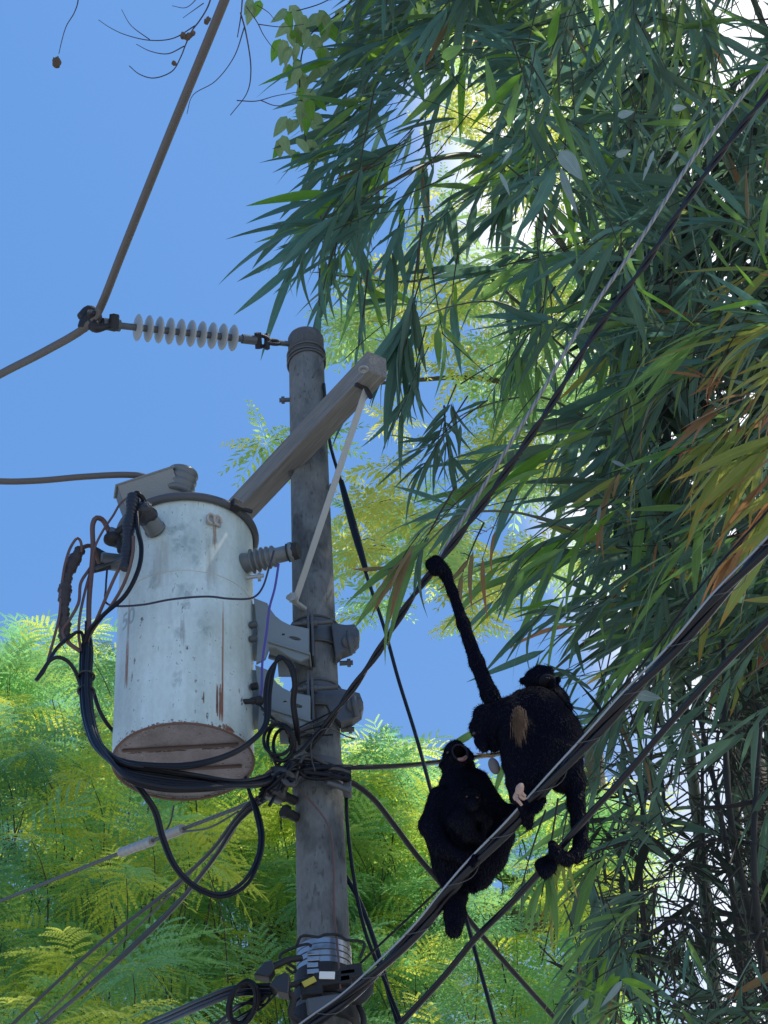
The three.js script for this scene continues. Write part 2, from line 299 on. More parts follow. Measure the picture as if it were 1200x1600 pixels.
// ------------------------------------------------------------------ transformer
const TZ = 7.85;
{
  const bot = W(286, 1192, TZ), topY = W(291, 843, TZ).y, R = 111 * mpp(bot), H = topY - bot.y;
  const t = thing('pole_transformer', 'pale grey cylindrical tank transformer with rust streaks hanging beside the pole', 'transformer');
  const at = (px, py, out = 0) => {      // the point of the tank wall on that sight line
    const r = ray(px, py), o = camera.position, a = r.x * r.x + r.z * r.z, dx = o.x - bot.x, dz = o.z - bot.z, b = 2 * (r.x * dx + r.z * dz), c = dx * dx + dz * dz - (R + out) ** 2;
    const disc = Math.max(0, b * b - 4 * a * c), s = (-b - Math.sqrt(disc)) / (2 * a); return r.multiplyScalar(s).add(o);
  };
  // paint: u runs once round the tank (camera side at u = 0.5), v from bottom to top; wear keeps to its own spots
  const TW = 2048, THh = 1024;
  const uvOf = p => [((Math.atan2(p.x - bot.x, p.z - bot.z) / (2 * Math.PI)) + 1.5) % 1, 1 - (p.y - bot.y) / H];
  const rnd = rng(11);
  const paint = canvasTex(TW, THh, (c, w, h) => {
    c.fillStyle = '#bccac7'; c.fillRect(0, 0, w, h);
    const id = c.getImageData(0, 0, w, h);
    for (let j = 0; j < h; j++) for (let i = 0; i < w; i++) {
      const n = fbm(...ring3(i / w, j / h, 2.2, 5), 5), f = fbm(...ring3(i / w, j / h, 26, 60), 3), s = fbm(...ring3(i / w, j / h, 18, 2), 3);
      const k = 1 + (n - 0.5) * 0.22 + (f - 0.5) * 0.10 + (s - 0.5) * 0.07, o = (j * w + i) * 4, pit = f > 0.765 ? 0.78 : 1;
      id.data[o] *= k * pit; id.data[o + 1] *= k * pit; id.data[o + 2] *= k * pit * (1 + (n - 0.5) * 0.06);
    }
    c.putImageData(id, 0, 0);
    const P = (px, py) => { const [u, v] = uvOf(at(px, py)); return [u * w, v * h]; };
    const blot = (px, py, rx, ry, col, a, n = 26) => { const [x, y] = P(px, py); c.fillStyle = col; for (let i = 0; i < n; i++) { c.globalAlpha = a * (0.3 + 0.7 * rnd()); c.beginPath(); c.ellipse(x + (rnd() - 0.5) * rx * 1.4, y + (rnd() - 0.5) * ry * 1.4, rx * (0.1 + 0.35 * rnd()), ry * (0.1 + 0.35 * rnd()), rnd(), 0, 7); c.fill(); } c.globalAlpha = 1; };
    const streak = (px, y0, y1, wd, col, a) => { const [x, ya] = P(px, y0), [, yb] = P(px, y1); c.fillStyle = col; for (let i = 0; i < 60; i++) { const q = rnd(), ys = mix(ya, yb, q * 0.7); c.globalAlpha = a * rnd() * 0.5; c.fillRect(x + (rnd() - 0.5) * wd, ys, 0.6 + rnd() * wd * 0.3, (yb - ys) * (0.2 + 0.8 * rnd())); } c.globalAlpha = 1; };
    // pale repainted patch and grey scrapes in the middle
    const poly = (pts, col, a) => { c.globalAlpha = a; c.fillStyle = col; c.beginPath(); pts.forEach(([x, y], i) => { const [X, Y] = P(x, y); i ? c.lineTo(X + (rnd() - .5) * 9, Y + (rnd() - .5) * 9) : c.moveTo(X, Y); }); c.fill(); c.globalAlpha = 1; };
    for (const [x, y, rx, ry] of [[284, 825, 40, 24], [282, 850, 46, 40], [298, 850, 44, 50], [306, 876, 24, 36], [290, 925, 50, 50], [290, 946, 26, 20], [281, 988, 34, 30], [276, 1060, 26, 46], [262, 830, 50, 26], [240, 905, 34, 60], [320, 980, 40, 50]]) blot(x, y, rx, ry, '#7f8e8e', 0.16, 30);
    poly([[281, 812], [288, 836], [274, 864], [292, 872], [305, 892], [316, 858], [310, 830]], '#8b9898', 0.16);
    for (const [x, y, rx, ry] of [[222, 967, 12, 12], [219, 977, 6, 6], [285, 952, 4, 22], [292, 1011, 8, 14], [239, 1010, 5, 5], [210, 1034, 6, 26], [206, 1058, 7, 30], [306, 1064, 7, 10], [317, 1090, 8, 14], [324, 1119, 8, 22], [343, 1135, 12, 12], [352, 1139, 18, 9], [316, 920, 4, 5], [324, 957, 3, 4], [378, 1095, 10, 26], [374, 1080, 6, 14], [385, 1110, 6, 18], [256, 800, 3, 4], [346, 1012, 4, 4], [225, 940, 4, 5]]) blot(x, y, rx * 0.85, ry * 0.85, rnd() < 0.5 ? '#4a4744' : '#5c4a40', 0.7, 16);
    streak(348, 935, 1130, 10, '#7d4a2c', 0.7); streak(345, 1065, 1130, 22, '#6a3317', 1); streak(339, 1068, 1120, 10, '#4c2413', 1);
    streak(199, 1000, 1075, 22, '#7d4a2c', 0.8); streak(202, 930, 1010, 14, '#8a705c', 0.5); streak(330, 830, 930, 60, '#9aa09a', 0.5); streak(250, 840, 920, 70, '#a9afa9', 0.6); streak(285, 960, 1010, 18, '#8d938f', 0.6); streak(318, 1080, 1100, 5, '#5a3523', 1);
    blot(335, 812, 30, 20, '#7a4a30', 0.5); streak(335, 815, 860, 22, '#7a5a44', 0.5); blot(356, 1138, 44, 9, '#6a3a20', 0.8, 40);
    for (let i = 0; i < 60; i++) blot(190 + rnd() * 200, 850 + rnd() * 290, 2.5, 4, rnd() < 0.6 ? '#5a5f5c' : '#6a4a38', 0.6, 3);
    // chipped bottom edge
    for (let i = 0; i < 420; i++) { c.globalAlpha = 0.35 + 0.5 * rnd(); c.fillStyle = rnd() < 0.5 ? '#6d4634' : '#4a2f25'; const q = rnd() * rnd(); c.fillRect(rnd() * w, h - 2 - q * 26, 3 + rnd() * 12, 2 + rnd() * 6); }
    // the rating painted on the left of the tank
    c.globalAlpha = 0.5; c.fillStyle = '#6f7c80'; c.textAlign = 'center'; c.textBaseline = 'middle';
    { const [x, y] = P(200, 966); c.save(); c.translate(x, y); c.rotate(0.02); c.font = 'bold 100px sans-serif'; c.fillText('50', 0, 0); c.restore(); }
    c.globalAlpha = 1;
  });
  paint.wrapS = THREE.RepeatWrapping;
  const tankG = new THREE.CylinderGeometry(R, R, H, 96, 1, true, -Math.PI, 2 * Math.PI).translate(bot.x, bot.y + H / 2, bot.z);
  part('tank', tankG, new THREE.MeshPhysicalMaterial({ map: paint, roughness: 0.5, clearcoat: 0.15, clearcoatRoughness: 0.4, bumpMap: bumpFine, bumpScale: 0.0006 }), t);
  // underside: reddish primer with dark seams, recessed a little inside the skirt
  const base = canvasTex(1024, 1024, (c, w, h) => {
    c.fillStyle = '#959192'; c.fillRect(0, 0, w, h);
    const id = c.getImageData(0, 0, w, h);
    for (let j = 0; j < h; j++) for (let i = 0; i < w; i++) { const n = fbm(i / 160, j / 160, 2, 5), f = fbm(i / 14, j / 14, 6, 3), k = 0.78 + 0.42 * n + 0.14 * (f - 0.5), o = (j * w + i) * 4; id.data[o] *= k; id.data[o + 1] *= k; id.data[o + 2] *= k; }
    c.putImageData(id, 0, 0);
    for (const y of [0.36, 0.62]) for (let i = 0; i < 260; i++) { c.globalAlpha = 0.4 + 0.5 * rnd(); c.fillStyle = '#3a2723'; const x = 0.12 + 0.76 * rnd(); if (fbm(x * 9, y * 30, 1, 2) < 0.42) continue; c.fillRect(x * w, (y + (rnd() - 0.5) * 0.022) * h, 8 + rnd() * 26, 2 + rnd() * 6); }
    for (let i = 0; i < 300; i++) { c.globalAlpha = 0.5 * rnd() + 0.2; c.fillStyle = rnd() < 0.6 ? '#503a34' : '#c9b6ab'; c.beginPath(); const a = rnd() * 6.28, q = i < 200 ? 0.42 + 0.07 * rnd() : Math.sqrt(rnd()) * 0.45; c.ellipse((0.5 + q * Math.cos(a)) * w, (0.5 + q * Math.sin(a)) * h, 2 + rnd() * 9, 2 + rnd() * 6, rnd() * 3, 0, 7); c.fill(); }
    c.globalAlpha = 1;
  });
  const bm = std(0.72, 0.70, 0.74, { map: base, roughness: 0.75, bumpMap: bumpFine, bumpScale: 0.001 });
  const bp = part('base_plate', new THREE.CircleGeometry(R - 0.004, 72).rotateX(Math.PI / 2).translate(bot.x, bot.y + 0.012, bot.z), bm, t);
  part('skirt_edge', new THREE.TorusGeometry(R - 0.002, 0.0055, 8, 96).rotateX(Math.PI / 2).translate(bot.x, bot.y + 0.002, bot.z), std(0.15, 0.09, 0.07, { roughness: 0.9 }), bp);
  for (const z of [-0.06, 0.11]) part('stiffener', new RoundedBoxGeometry(R * 1.62, 0.012, 0.016, 2, 0.004).translate(bot.x, bot.y + 0.006, bot.z + z), std(0.10, 0.07, 0.065, { roughness: 0.9 }), bp);
  part('weld_seam', new THREE.TorusGeometry(R + 0.0005, 0.0022, 6, 96).rotateX(Math.PI / 2).translate(bot.x, bot.y + H * 0.66, bot.z), std(0.5, 0.52, 0.5, { roughness: 0.7 }), t);
  // lid with its clamping ring and locking bolt
  const yT = topY;
  const lid = part('lid', lathe([[0.001, 0.09], [R * 0.5, 0.075], [R * 0.86, 0.035], [R + 0.01, 0.012], [R + 0.012, -0.004], [R * 0.9, -0.006]], 72).translate(bot.x, yT, bot.z), std(0.42, 0.44, 0.43, { roughness: 0.6 }), t);
  part('clamp_ring', new THREE.TorusGeometry(R + 0.012, 0.017, 10, 96).rotateX(Math.PI / 2).scale(1, 1.25, 1).translate(bot.x, yT, bot.z), std(0.06, 0.065, 0.075, { roughness: 0.55 }), lid);
  { const q = at(368, 803, 0.03); q.y = yT; part('ring_lock', [new RoundedBoxGeometry(0.05, 0.045, 0.045, 2, 0.006).rotateY(0.7).translate(q.x, q.y, q.z), rod(q.clone().add(V(-0.05, 0, 0.02)), q.clone().add(V(0.07, 0, -0.05)), 0.01)], M.ironDark, lid); }
  // lifting lug, a double loop with rust
  { const q = at(334, 814, 0.006), n = V(q.x - bot.x, 0, q.z - bot.z).normalize(), tx = V(0, 1, 0).cross(n);
    const lug = part('lifting_lug', orient(new RoundedBoxGeometry(0.07, 0.05, 0.012, 2, 0.004), tx, V(0, 1, 0), q), M.galv, t);
    for (const s of [-0.02, 0.012]) { const pts = []; for (let i = 0; i <= 14; i++) { const a = i / 14 * Math.PI * 1.7 - 0.4; pts.push(q.clone().addScaledVector(tx, s + 0.017 * Math.cos(a)).addScaledVector(V(0, 1, 0), -0.005 + 0.026 * Math.sin(a)).addScaledVector(n, 0.018)); } part('loop', sweep(pts, 0.0055, 24, 6), std(0.42, 0.36, 0.31, { roughness: 0.8 }), lug); }
  }
  // low voltage bushings: one facing us, two on the left
  const bushing = (base, dir, r, l, cap) => {
    const g = lathe([[0.001, 0], [r * 1.12, 0], [r * 1.12, l * 0.12], [r, l * 0.16], [r, l * 0.9], [r * 0.9, l], [0.001, l]], 24);
    const b = part('bushing', along(g, dir, base), M.porcelainGrey, t);
    if (cap) { const rn = rng(Math.round(l * 9000)), cp = lathe([[0.001, 0], [r * 1.05, 0], [r * 1.12, r * 0.5], [r * 0.95, r], [r * 1.08, r * 1.4], [r * 0.7, r * 1.8], [0.001, r * 1.9]], 14), p = cp.attributes.position; for (let i = 0; i < p.count; i++) { const k = 1 + 0.10 * Math.sin(p.getY(i) * 300 + Math.atan2(p.getZ(i), p.getX(i)) * 3); p.setX(i, p.getX(i) * k); p.setZ(i, p.getZ(i) * k); } cp.computeVertexNormals(); part('taped_terminal', along(cp, dir, base.clone().addScaledVector(dir, l * 0.86)), M.tape, b); }
    return b;
  };
  { const q = at(243, 828); bushing(q, V(q.x - bot.x, 0.22 * R, q.z - bot.z).normalize(), 0.044, 0.085, true); }
  { const q = W(192, 880, 7.8); bushing(q, V(-1, 0.02, 0.28).normalize(), 0.04, 0.105, false); const e = W(156, 878, 7.77); part('terminal_clamp', [new RoundedBoxGeometry(0.05, 0.075, 0.04, 2, 0.01).translate(e.x, e.y, e.z), rod(e.clone().add(V(0.03, 0.02, 0)), e.clone().add(V(-0.03, 0.06, 0.01)), 0.022, 8), rod(e.clone().add(V(-0.04, -0.05, 0)), e.clone().add(V(0.05, -0.03, 0)), 0.013, 8)], M.ironDark, t); }
  { const q = W(196, 846, 7.68); bushing(q, V(-1, 0.15, 0.5).normalize(), 0.042, 0.09, false); const e = W(176, 842, 7.62); part('terminal_clamp', [new THREE.SphereGeometry(0.042, 14, 10).scale(1, 0.8, 0.9).translate(e.x, e.y, e.z), rod(e.clone().add(V(0.02, 0.02, 0.02)), e.clone().add(V(0.11, 0.06, 0.06)), 0.016, 8), rod(e.clone().add(V(0.03, -0.02, 0.01)), e.clone().add(V(0.04, -0.09, 0.02)), 0.014, 8)], M.ironDark, t); }
  // ribbed bushing on the right, towards the pole
  { const q = W(392, 878, 7.72), dir = W(462, 861, 7.66).sub(q), l = dir.length(); dir.normalize();
    const prof = [[0.001, -0.06], [0.052, -0.06]]; for (let i = 0; i < 5; i++) { const y = i * l * 0.115; prof.push([0.042, y], [0.058 - i * 0.002, y + l * 0.03], [0.058 - i * 0.002, y + l * 0.06], [0.042, y + l * 0.085]); }
    prof.push([0.036, l * 0.58], [0.036, l * 0.82], [0.028, l * 0.83], [0.028, l * 0.87], [0.046, l * 0.875], [0.046, l * 0.93], [0.036, l * 0.98], [0.001, l]);
    const hv = part('ribbed_bushing', along(lathe(prof, 30), dir, q), M.porcelainGrey, t);
    const e = q.clone().addScaledVector(dir, l * 0.95); part('terminal_cap', along(new THREE.CylinderGeometry(0.04, 0.046, 0.05, 8), dir, e), M.ironDark, hv);
    const s = W(400, 902, 7.72); part('drain_valve', [rod(s.clone().add(V(-0.04, 0, 0)), s.clone().add(V(0.035, 0, 0.01)), 0.009, 8), hexBolt(s.clone().add(V(0.015, 0, 0)), V(1, 0, 0), 0.02, 0.014)], M.galv, t); }
  // tilted grey cover box on the lid, open below, with a ribbed collar at its right end
  { const c = W(233, 777, 7.72), X = W(279, 752, 7.72).sub(W(185, 783, 7.72)).normalize(), Y = V(-X.y, X.x, 0).applyAxisAngle(X, 0.5);
    const Z = X.clone().cross(Y), box = (w, h, d, x, y, z) => orient(new RoundedBoxGeometry(w, h, d, 2, 0.006), X, Y, c.clone().addScaledVector(X, x).addScaledVector(Y, y).addScaledVector(Z, z));
    const gm = std(0.21, 0.23, 0.24, { roughness: 0.6, bumpMap: bumpFine, bumpScale: 0.002 });
    const cov = part('cover_box', [box(0.285, 0.012, 0.27, 0, 0.075, 0), box(0.265, 0.21, 0.012, 0, -0.03, 0.125), box(0.265, 0.21, 0.012, 0, -0.03, -0.125), box(0.012, 0.2, 0.236, 0.126, -0.03, 0)], gm, t);
    part('cover_side', orient(new RoundedBoxGeometry(0.012, 0.22, 0.24, 2, 0.004), X, Y, c.clone().addScaledVector(X, -0.128).addScaledVector(Y, -0.05)), std(0.08, 0.085, 0.095, { roughness: 0.6 }), cov);
    const cc = W(284, 768, 7.72); const prof = [[0.001, -0.07]]; for (let i = 0; i < 4; i++) prof.push([0.062, -0.07 + i * 0.035], [0.074, -0.058 + i * 0.035], [0.07, -0.045 + i * 0.035]); prof.push([0.03, 0.08], [0.001, 0.082]);
    part('ribbed_collar', along(lathe(prof, 26), V(0.22, 1, 0.1), cc.add(V(0, 0, 0.06))), M.porcelainGrey, cov);
  }
  // two hanger brackets welded to the tank, reaching to the pole clamps
  const plate = (pts, z, d = 0.012) => { const s = new THREE.Shape(pts.map(([x, y]) => { const q = W(x, y, z); return new THREE.Vector2(q.x, q.y); })); const g = new THREE.ExtrudeGeometry(s, { depth: d, bevelEnabled: true, bevelSize: 0.002, bevelThickness: 0.002, bevelSegments: 1 }); return g.translate(0, 0, -z - d / 2); };
  const holed = (pts, holes, z) => { const s = new THREE.Shape(pts.map(([x, y]) => { const q = W(x, y, z); return new THREE.Vector2(q.x, q.y); })); for (const [x, y, rx, ry, rot] of holes) { const q = W(x, y, z), h = new THREE.Path(); h.absellipse(q.x, q.y, rx, ry, 0, Math.PI * 2, true, rot); s.holes.push(h); } return new THREE.ExtrudeGeometry(s, { depth: 0.012, bevelEnabled: true, bevelSize: 0.002, bevelThickness: 0.002, bevelSegments: 1 }).translate(0, 0, -z - 0.006); };
  const brM = std(0.20, 0.23, 0.24, { metalness: 0.15, roughness: 0.55, bumpMap: bumpFine, bumpScale: 0.001 });
  for (const dy of [0, 1]) {
    const o = dy ? [2.5, 105] : [0, 0], S = l => l.map(([x, y]) => [x + o[0], y + o[1]]);
    const b = part('hanger_bracket', holed(S([[397, 936], [417, 944], [424, 956], [430, 964], [440, 972], [452, 978], [482, 984], [482, 1028], [470, 1034], [455, 1028], [430, 1012], [421, 1012], [414, 1030], [401, 1037], [403, 990]]), [[443 + o[0], 993 + o[1], 0.007, 0.006, 0], [461 + o[0], 999 + o[1], 0.028, 0.009, -0.35]], 7.8), brM, t);
    part('bracket_flange', orient(new RoundedBoxGeometry(0.20, 0.012, 0.10, 2, 0.003), W(482, 1031, 7.8).sub(W(424, 1013, 7.8)), V(0, 0, 1).cross(V(1, -0.3, 0)).negate(), W(453 + o[0], 1021 + o[1], 7.83)), brM, b);
    part('bracket_web', plate(S([[424, 1014], [448, 1024], [462, 1042], [455, 1056], [436, 1056], [434, 1032], [420, 1028]]), 7.9), brM, b);
    part('bracket_foot', new RoundedBoxGeometry(0.05, 0.27, 0.07, 2, 0.006).translate(W(399, 985, 7.86).x, W(399, 988 + o[1], 7.86).y, -7.86), brM, b);
    for (const [x, y] of [[396, 976], [396, 998]]) { const q = W(x + o[0] * 0.6, y + o[1] * 0.92, 7.76); part('bolt', hexBolt(q, V(1, 0, 0.3), 0.016, 0.03), dy ? M.ironDark : M.galvDark, b); }
  }
  { const q = W(405, 1095, 7.72); part('ground_lug', [new THREE.SphereGeometry(0.022, 12, 8).translate(q.x, q.y, q.z), rod(q, q.clone().add(V(-0.07, 0, 0)), 0.012, 8)], M.ironDark, t); }
}

// ------------------------------------------------------------------ cables
function cable(name, label, category, pts, rpx, mat, group, seg) {
  const P = pts.map(([x, y, z]) => W(x, y, z)), r = rpx * mpp(P[Math.floor(P.length / 2)]);
  return single(name, label, category, sweep(P, r, seg ?? Math.max(12, pts.length * 7), 8), mat, group);
}
const Z1 = l => l.map(([x, y, z]) => [x / 2.4, 680 + y / 2.4, z]);
// strands twisted round a common line
function twisted(pts, off, n, turns, k) {
  const c = new THREE.CatmullRomCurve3(pts, false, 'centripetal'), out = [], N = 160;
  for (let i = 0; i <= N; i++) {
    const t = i / N, p = c.getPointAt(t), tan = c.getTangentAt(t), a = V(0, 1, 0).cross(tan).normalize(), b = tan.clone().cross(a), ph = t * turns * 2 * Math.PI + k * 2 * Math.PI / n;
    out.push(p.addScaledVector(a, Math.cos(ph) * off).addScaledVector(b, Math.sin(ph) * off));
  }
  return out;
}
const rs = (P, r, mat, seg = 160) => sweep(P, r, seg, 8);

{ // strain insulator string at the pole head
  const t = thing('strain_insulator', 'string of ten grey insulator discs strung between pole top and overhead line', 'insulator');
  const A = W(152, 505, 7.55), B = W(448, 537, 7.96), ax = B.clone().sub(A), L = ax.length(), d = ax.clone().normalize(), on = px => A.clone().addScaledVector(ax, (px - 152) / 296);
  part('core_rod', rod(on(176), on(392), 0.017, 12), M.galvDark, t);
  for (let i = 0; i < 10; i++) {
    const p = on(213 + i * 16.5), prof = [[0.018, -0.010], [0.062, -0.003], [0.067, 0.001], [0.063, 0.005], [0.03, 0.012], [0.024, 0.022], [0.018, 0.024]];
    part('disc', along(lathe(prof, 36), d, p), M.disc, t);
  }
  for (const [a, b, r] of [[376, 398, 0.024], [160, 186, 0.03]]) part('end_fitting', rod(on(a), on(b), r, 12), M.galvDark, t);
  const ringOf = (c, r, ux, uy, th) => { const pts = []; for (let i = 0; i <= 18; i++) { const a = i / 18 * 2 * Math.PI; pts.push(c.clone().addScaledVector(ux, Math.cos(a) * r * 1.5).addScaledVector(uy, Math.sin(a) * r)); } return sweep(pts, th, 36, 6); };
  part('shackle', [ringOf(on(408), 0.026, d, V(0, 0.7, 0.7), 0.010), ringOf(on(426), 0.024, d, V(0, 0.9, -0.4), 0.010), hexBolt(on(402), V(0, 0.6, 0.8), 0.02, 0.08), hexBolt(on(416), V(0, 1, 0), 0.016, 0.09)], M.ironDark, t);
  part('eye_bolt', sweep([on(434), on(444), on(462)], 0.014, 8, 8), M.galvDark, t);
  // clevis clamp where the line turns
  const c = W(150, 503, 7.55);
  part('line_clamp', [sweep([W(128, 514, 7.55), W(140, 500, 7.54), W(150, 512, 7.54), W(168, 510, 7.55), W(180, 501, 7.56)], (q => 0.026 + 0.012 * Math.sin(q * 6)), 24, 10), sweep([W(127, 497, 7.53), W(140, 485, 7.53), W(151, 494, 7.54), W(148, 512, 7.55)], 0.027, 18, 10), hexBolt(c.clone().add(V(-0.02, 0, 0.03)), V(0.2, 0.3, 1), 0.024, 0.07), hexBolt(W(178, 504, 7.55), V(0.1, 0.9, 0.4), 0.026, 0.075)], M.ironDark, t);
}
cable('overhead_line', 'thick covered overhead line bent at the insulator clamp against open sky', 'power line', [[-120, 652, 8.6], [0, 585, 8.1], [70, 549, 7.8], [130, 514, 7.55], [146, 500, 7.52], [156, 482, 7.5], [190, 397, 7.1], [260, 222, 6.4], [355, -10, 5.6], [420, -175, 5.2]], 6.6, M.lineCover, null, 90);
cable('jumper_cable', 'covered cable arching from left edge into the grey box above transformer', 'cable', [[-100, 742, 7.5], [0, 752, 7.6], [60, 751, 7.65], [130, 745, 7.68], [200, 742, 7.7], [226, 745, 7.72], [248, 757, 7.74]], 5, M.lineCover, null, 60);

// cables of the low voltage side
cable('service_wire', 'brown thick wire rising from black bundle and bending over to upper left bushing', 'cable', Z1([[408, 360, 7.62], [385, 318, 7.6], [362, 310, 7.58], [349, 330, 7.58], [349, 430, 7.6], [342, 520, 7.6], [334, 620, 7.6], [332, 740, 7.6], [325, 830, 7.6]]), 4.2, M.wireBrown);
{ const t = thing('spliced_wire', 'brown wire with long rough taped splice, leftmost beside the transformer', 'cable');
  const p = Z1([[372, 480, 7.74], [345, 418, 7.66], [318, 418, 7.62], [300, 432, 7.6], [268, 490, 7.58], [246, 560, 7.57], [240, 640, 7.57], [238, 720, 7.58], [252, 772, 7.6], [300, 810, 7.6]]).map(q => W(...q));
  part('wire', sweep(p, 0.010, 60, 8), M.wireBrown, t);
  const q = Z1([[302, 428, 7.6], [268, 490, 7.58], [246, 560, 7.57], [241, 660, 7.57], [242, 770, 7.6]]).map(q => W(...q));
  part('taped_splice', sweep(q, s => 0.021 + 0.006 * Math.sin(s * 90) * Math.sin(s * 37 + 1) + 0.008 * Math.sin(s * 9) ** 2, 90, 10), std(0.045, 0.034, 0.032, { roughness: 0.6, bumpMap: bumpFine, bumpScale: 0.004 }), t); }
cable('service_wire', 'thin reddish wire looping highest around the taped splice', 'cable', Z1([[305, 440, 7.58], [303, 400, 7.57], [292, 386, 7.56], [266, 418, 7.55], [245, 480, 7.55], [232, 560, 7.55], [222, 680, 7.55], [200, 770, 7.55], [180, 852, 7.55], [215, 800, 7.56], [262, 760, 7.57], [300, 735, 7.58], [315, 760, 7.6], [322, 800, 7.6]]), 2.3, M.wireBrown);
cable('service_wire', 'black wire bent sharply at lowest left, arching back into cable bundle', 'cable', Z1([[136, 918, 7.5], [160, 890, 7.5], [185, 848, 7.5], [215, 833, 7.5], [250, 845, 7.52], [278, 878, 7.55], [294, 915, 7.58], [310, 970, 7.6]]), 3.1, M.wireBlack2);
cable('service_wire', 'black wire rising from lowest left bend through the taped splice loop', 'cable', Z1([[134, 920, 7.5], [180, 850, 7.5], [215, 795, 7.52], [255, 760, 7.55], [290, 738, 7.56], [306, 742, 7.58], [316, 790, 7.6]]), 2.6, M.wireBlack2);
cable('service_wire', 'thin brown wire hanging between taped splice and thick brown wire', 'cable', Z1([[352, 480, 7.66], [330, 510, 7.6], [303, 555, 7.57], [294, 630, 7.56], [262, 690, 7.56], [234, 735, 7.56], [252, 772, 7.56], [300, 812, 7.58]]), 2.6, M.wireBrown);
cable('service_wire', 'thin brown wire running straight down beside thick brown wire', 'cable', Z1([[342, 500, 7.62], [318, 590, 7.58], [298, 690, 7.57], [296, 760, 7.58], [310, 830, 7.6]]), 2.3, M.wireBrown);
cable('service_wire', 'thin wire slanting from cover box down past upper left bushing', 'cable', Z1([[480, 232, 7.55], [450, 258, 7.54], [425, 300, 7.55], [385, 360, 7.56], [356, 420, 7.58], [340, 500, 7.6]]), 1.9, M.wireBrown);
{ const t = thing('ribbed_splice', 'black ribbed splice sleeve with wires hanging in front of the cover box', 'cable splice');
  const q = Z1([[500, 225, 7.42], [494, 270, 7.42], [484, 340, 7.42], [480, 420, 7.42], [468, 503, 7.42]]).map(p => W(...p));
  part('sleeve', sweep(q, s => 0.023 + 0.004 * Math.sin(s * 130) + 0.004 * Math.sin(s * 19), 140, 12), M.tape, t);
  part('upper_wire', sweep(Z1([[500, 232, 7.42], [512, 216, 7.41], [532, 232, 7.42], [545, 262, 7.45], [548, 300, 7.48]]).map(p => W(...p)), 0.011, 24, 8), M.wireBlack, t);
  part('lower_wire', sweep(Z1([[512, 290, 7.42], [518, 360, 7.4], [530, 420, 7.4], [520, 500, 7.4], [470, 600, 7.42], [390, 672, 7.48], [335, 735, 7.55], [312, 800, 7.6]]).map(p => W(...p)), 0.0105, 50, 8), M.wireBlack, t); }
cable('service_wire', 'brown wire fanning down from ribbed splice, nearest the sky side', 'cable', Z1([[470, 440, 7.42], [450, 490, 7.43], [418, 560, 7.46], [378, 655, 7.5], [340, 740, 7.58]]), 2.8, M.wireBrown);
cable('service_wire', 'dark wire fanning down from ribbed splice close along tank edge', 'cable', Z1([[500, 380, 7.4], [497, 450, 7.4], [470, 545, 7.42], [420, 635, 7.46], [352, 725, 7.55], [318, 790, 7.6]]), 2.8, M.wireBrown);
cable('service_wire', 'short black wire across the lower left bushing of the transformer', 'cable', Z1([[360, 500, 7.7], [385, 490, 7.66], [430, 475, 7.6], [468, 455, 7.5]]), 2.8, M.wireBlack2);
cable('tank_wire', 'thin dark wire running level across the front of the tank', 'cable', Z1([[402, 500, 7.72], [397, 570, 7.62], [400, 630, 7.5], [440, 641, 7.45], [540, 635, 7.42], [640, 616, 7.42], [780, 605, 7.43], [860, 613, 7.47], [950, 608, 7.58], [985, 570, 7.62], [1008, 500, 7.6], [1028, 432, 7.56]]), 1.7, std(0.03, 0.03, 0.06));
cable('violet_wire', 'thin violet wire dropping from ribbed bushing along the hanger bracket', 'cable', Z1([[1045, 483, 7.62], [1030, 575, 7.62], [1010, 650, 7.64], [1000, 735, 7.66], [984, 850, 7.68], [980, 960, 7.7], [972, 990, 7.72]]), 1.9, M.wireViolet);

{ // main bundle: separate cables laid side by side, down the left of the tank and under it to the pole
  const t = thing('cable_bundle', 'thick bundle of black cables sagging around the tank and underneath to the pole', 'cable bundle'), rn = rng(5);
  for (let i = 0; i < 8; i++) {
    const a = i / 8 * 6.283, ox = Math.cos(a) * 9 + (rn() - 0.5) * 4, oz = Math.sin(a) * 0.03, spread = (i - 3.5);
    const pts = Z1([[325, 700 + i * 12, 7.6], [326 + ox * 1.6, 800, 7.6 + oz], [322 + ox * 1.7, 900, 7.58 + oz], [325 + ox * 1.7, 1000, 7.56 + oz], [337 + ox * 1.6, 1080, 7.52 + oz], [366 + ox * 1.5, 1160, 7.45 + oz], [415 + ox, 1215 + spread * 3, 7.4 + oz], [475, 1262 + spread * 8, 7.38 + oz], [600, 1290 + spread * 11, 7.4 + oz], [740, 1304 + spread * 8, 7.45 + oz], [880, 1308 + spread * 3, 7.55 + oz], [980, 1298 + spread * 4, 7.65 + oz], [1060, 1262 + spread * 4, 7.75], [1130, 1225 + spread * 5, 7.82]]).map(q => W(...q));
    part('cable', sweep(pts, 0.0095, 90, 8), i % 3 ? M.wireBlack : M.wireBlack2, t);
  }
  for (const y of [905, 960]) { const c = W(323 / 2.4, 680 + y / 2.4, 7.58); part('tie', new THREE.TorusGeometry(0.034, 0.006, 6, 24).rotateX(1.4).translate(c.x, c.y, c.z), M.plastic, t); }
}
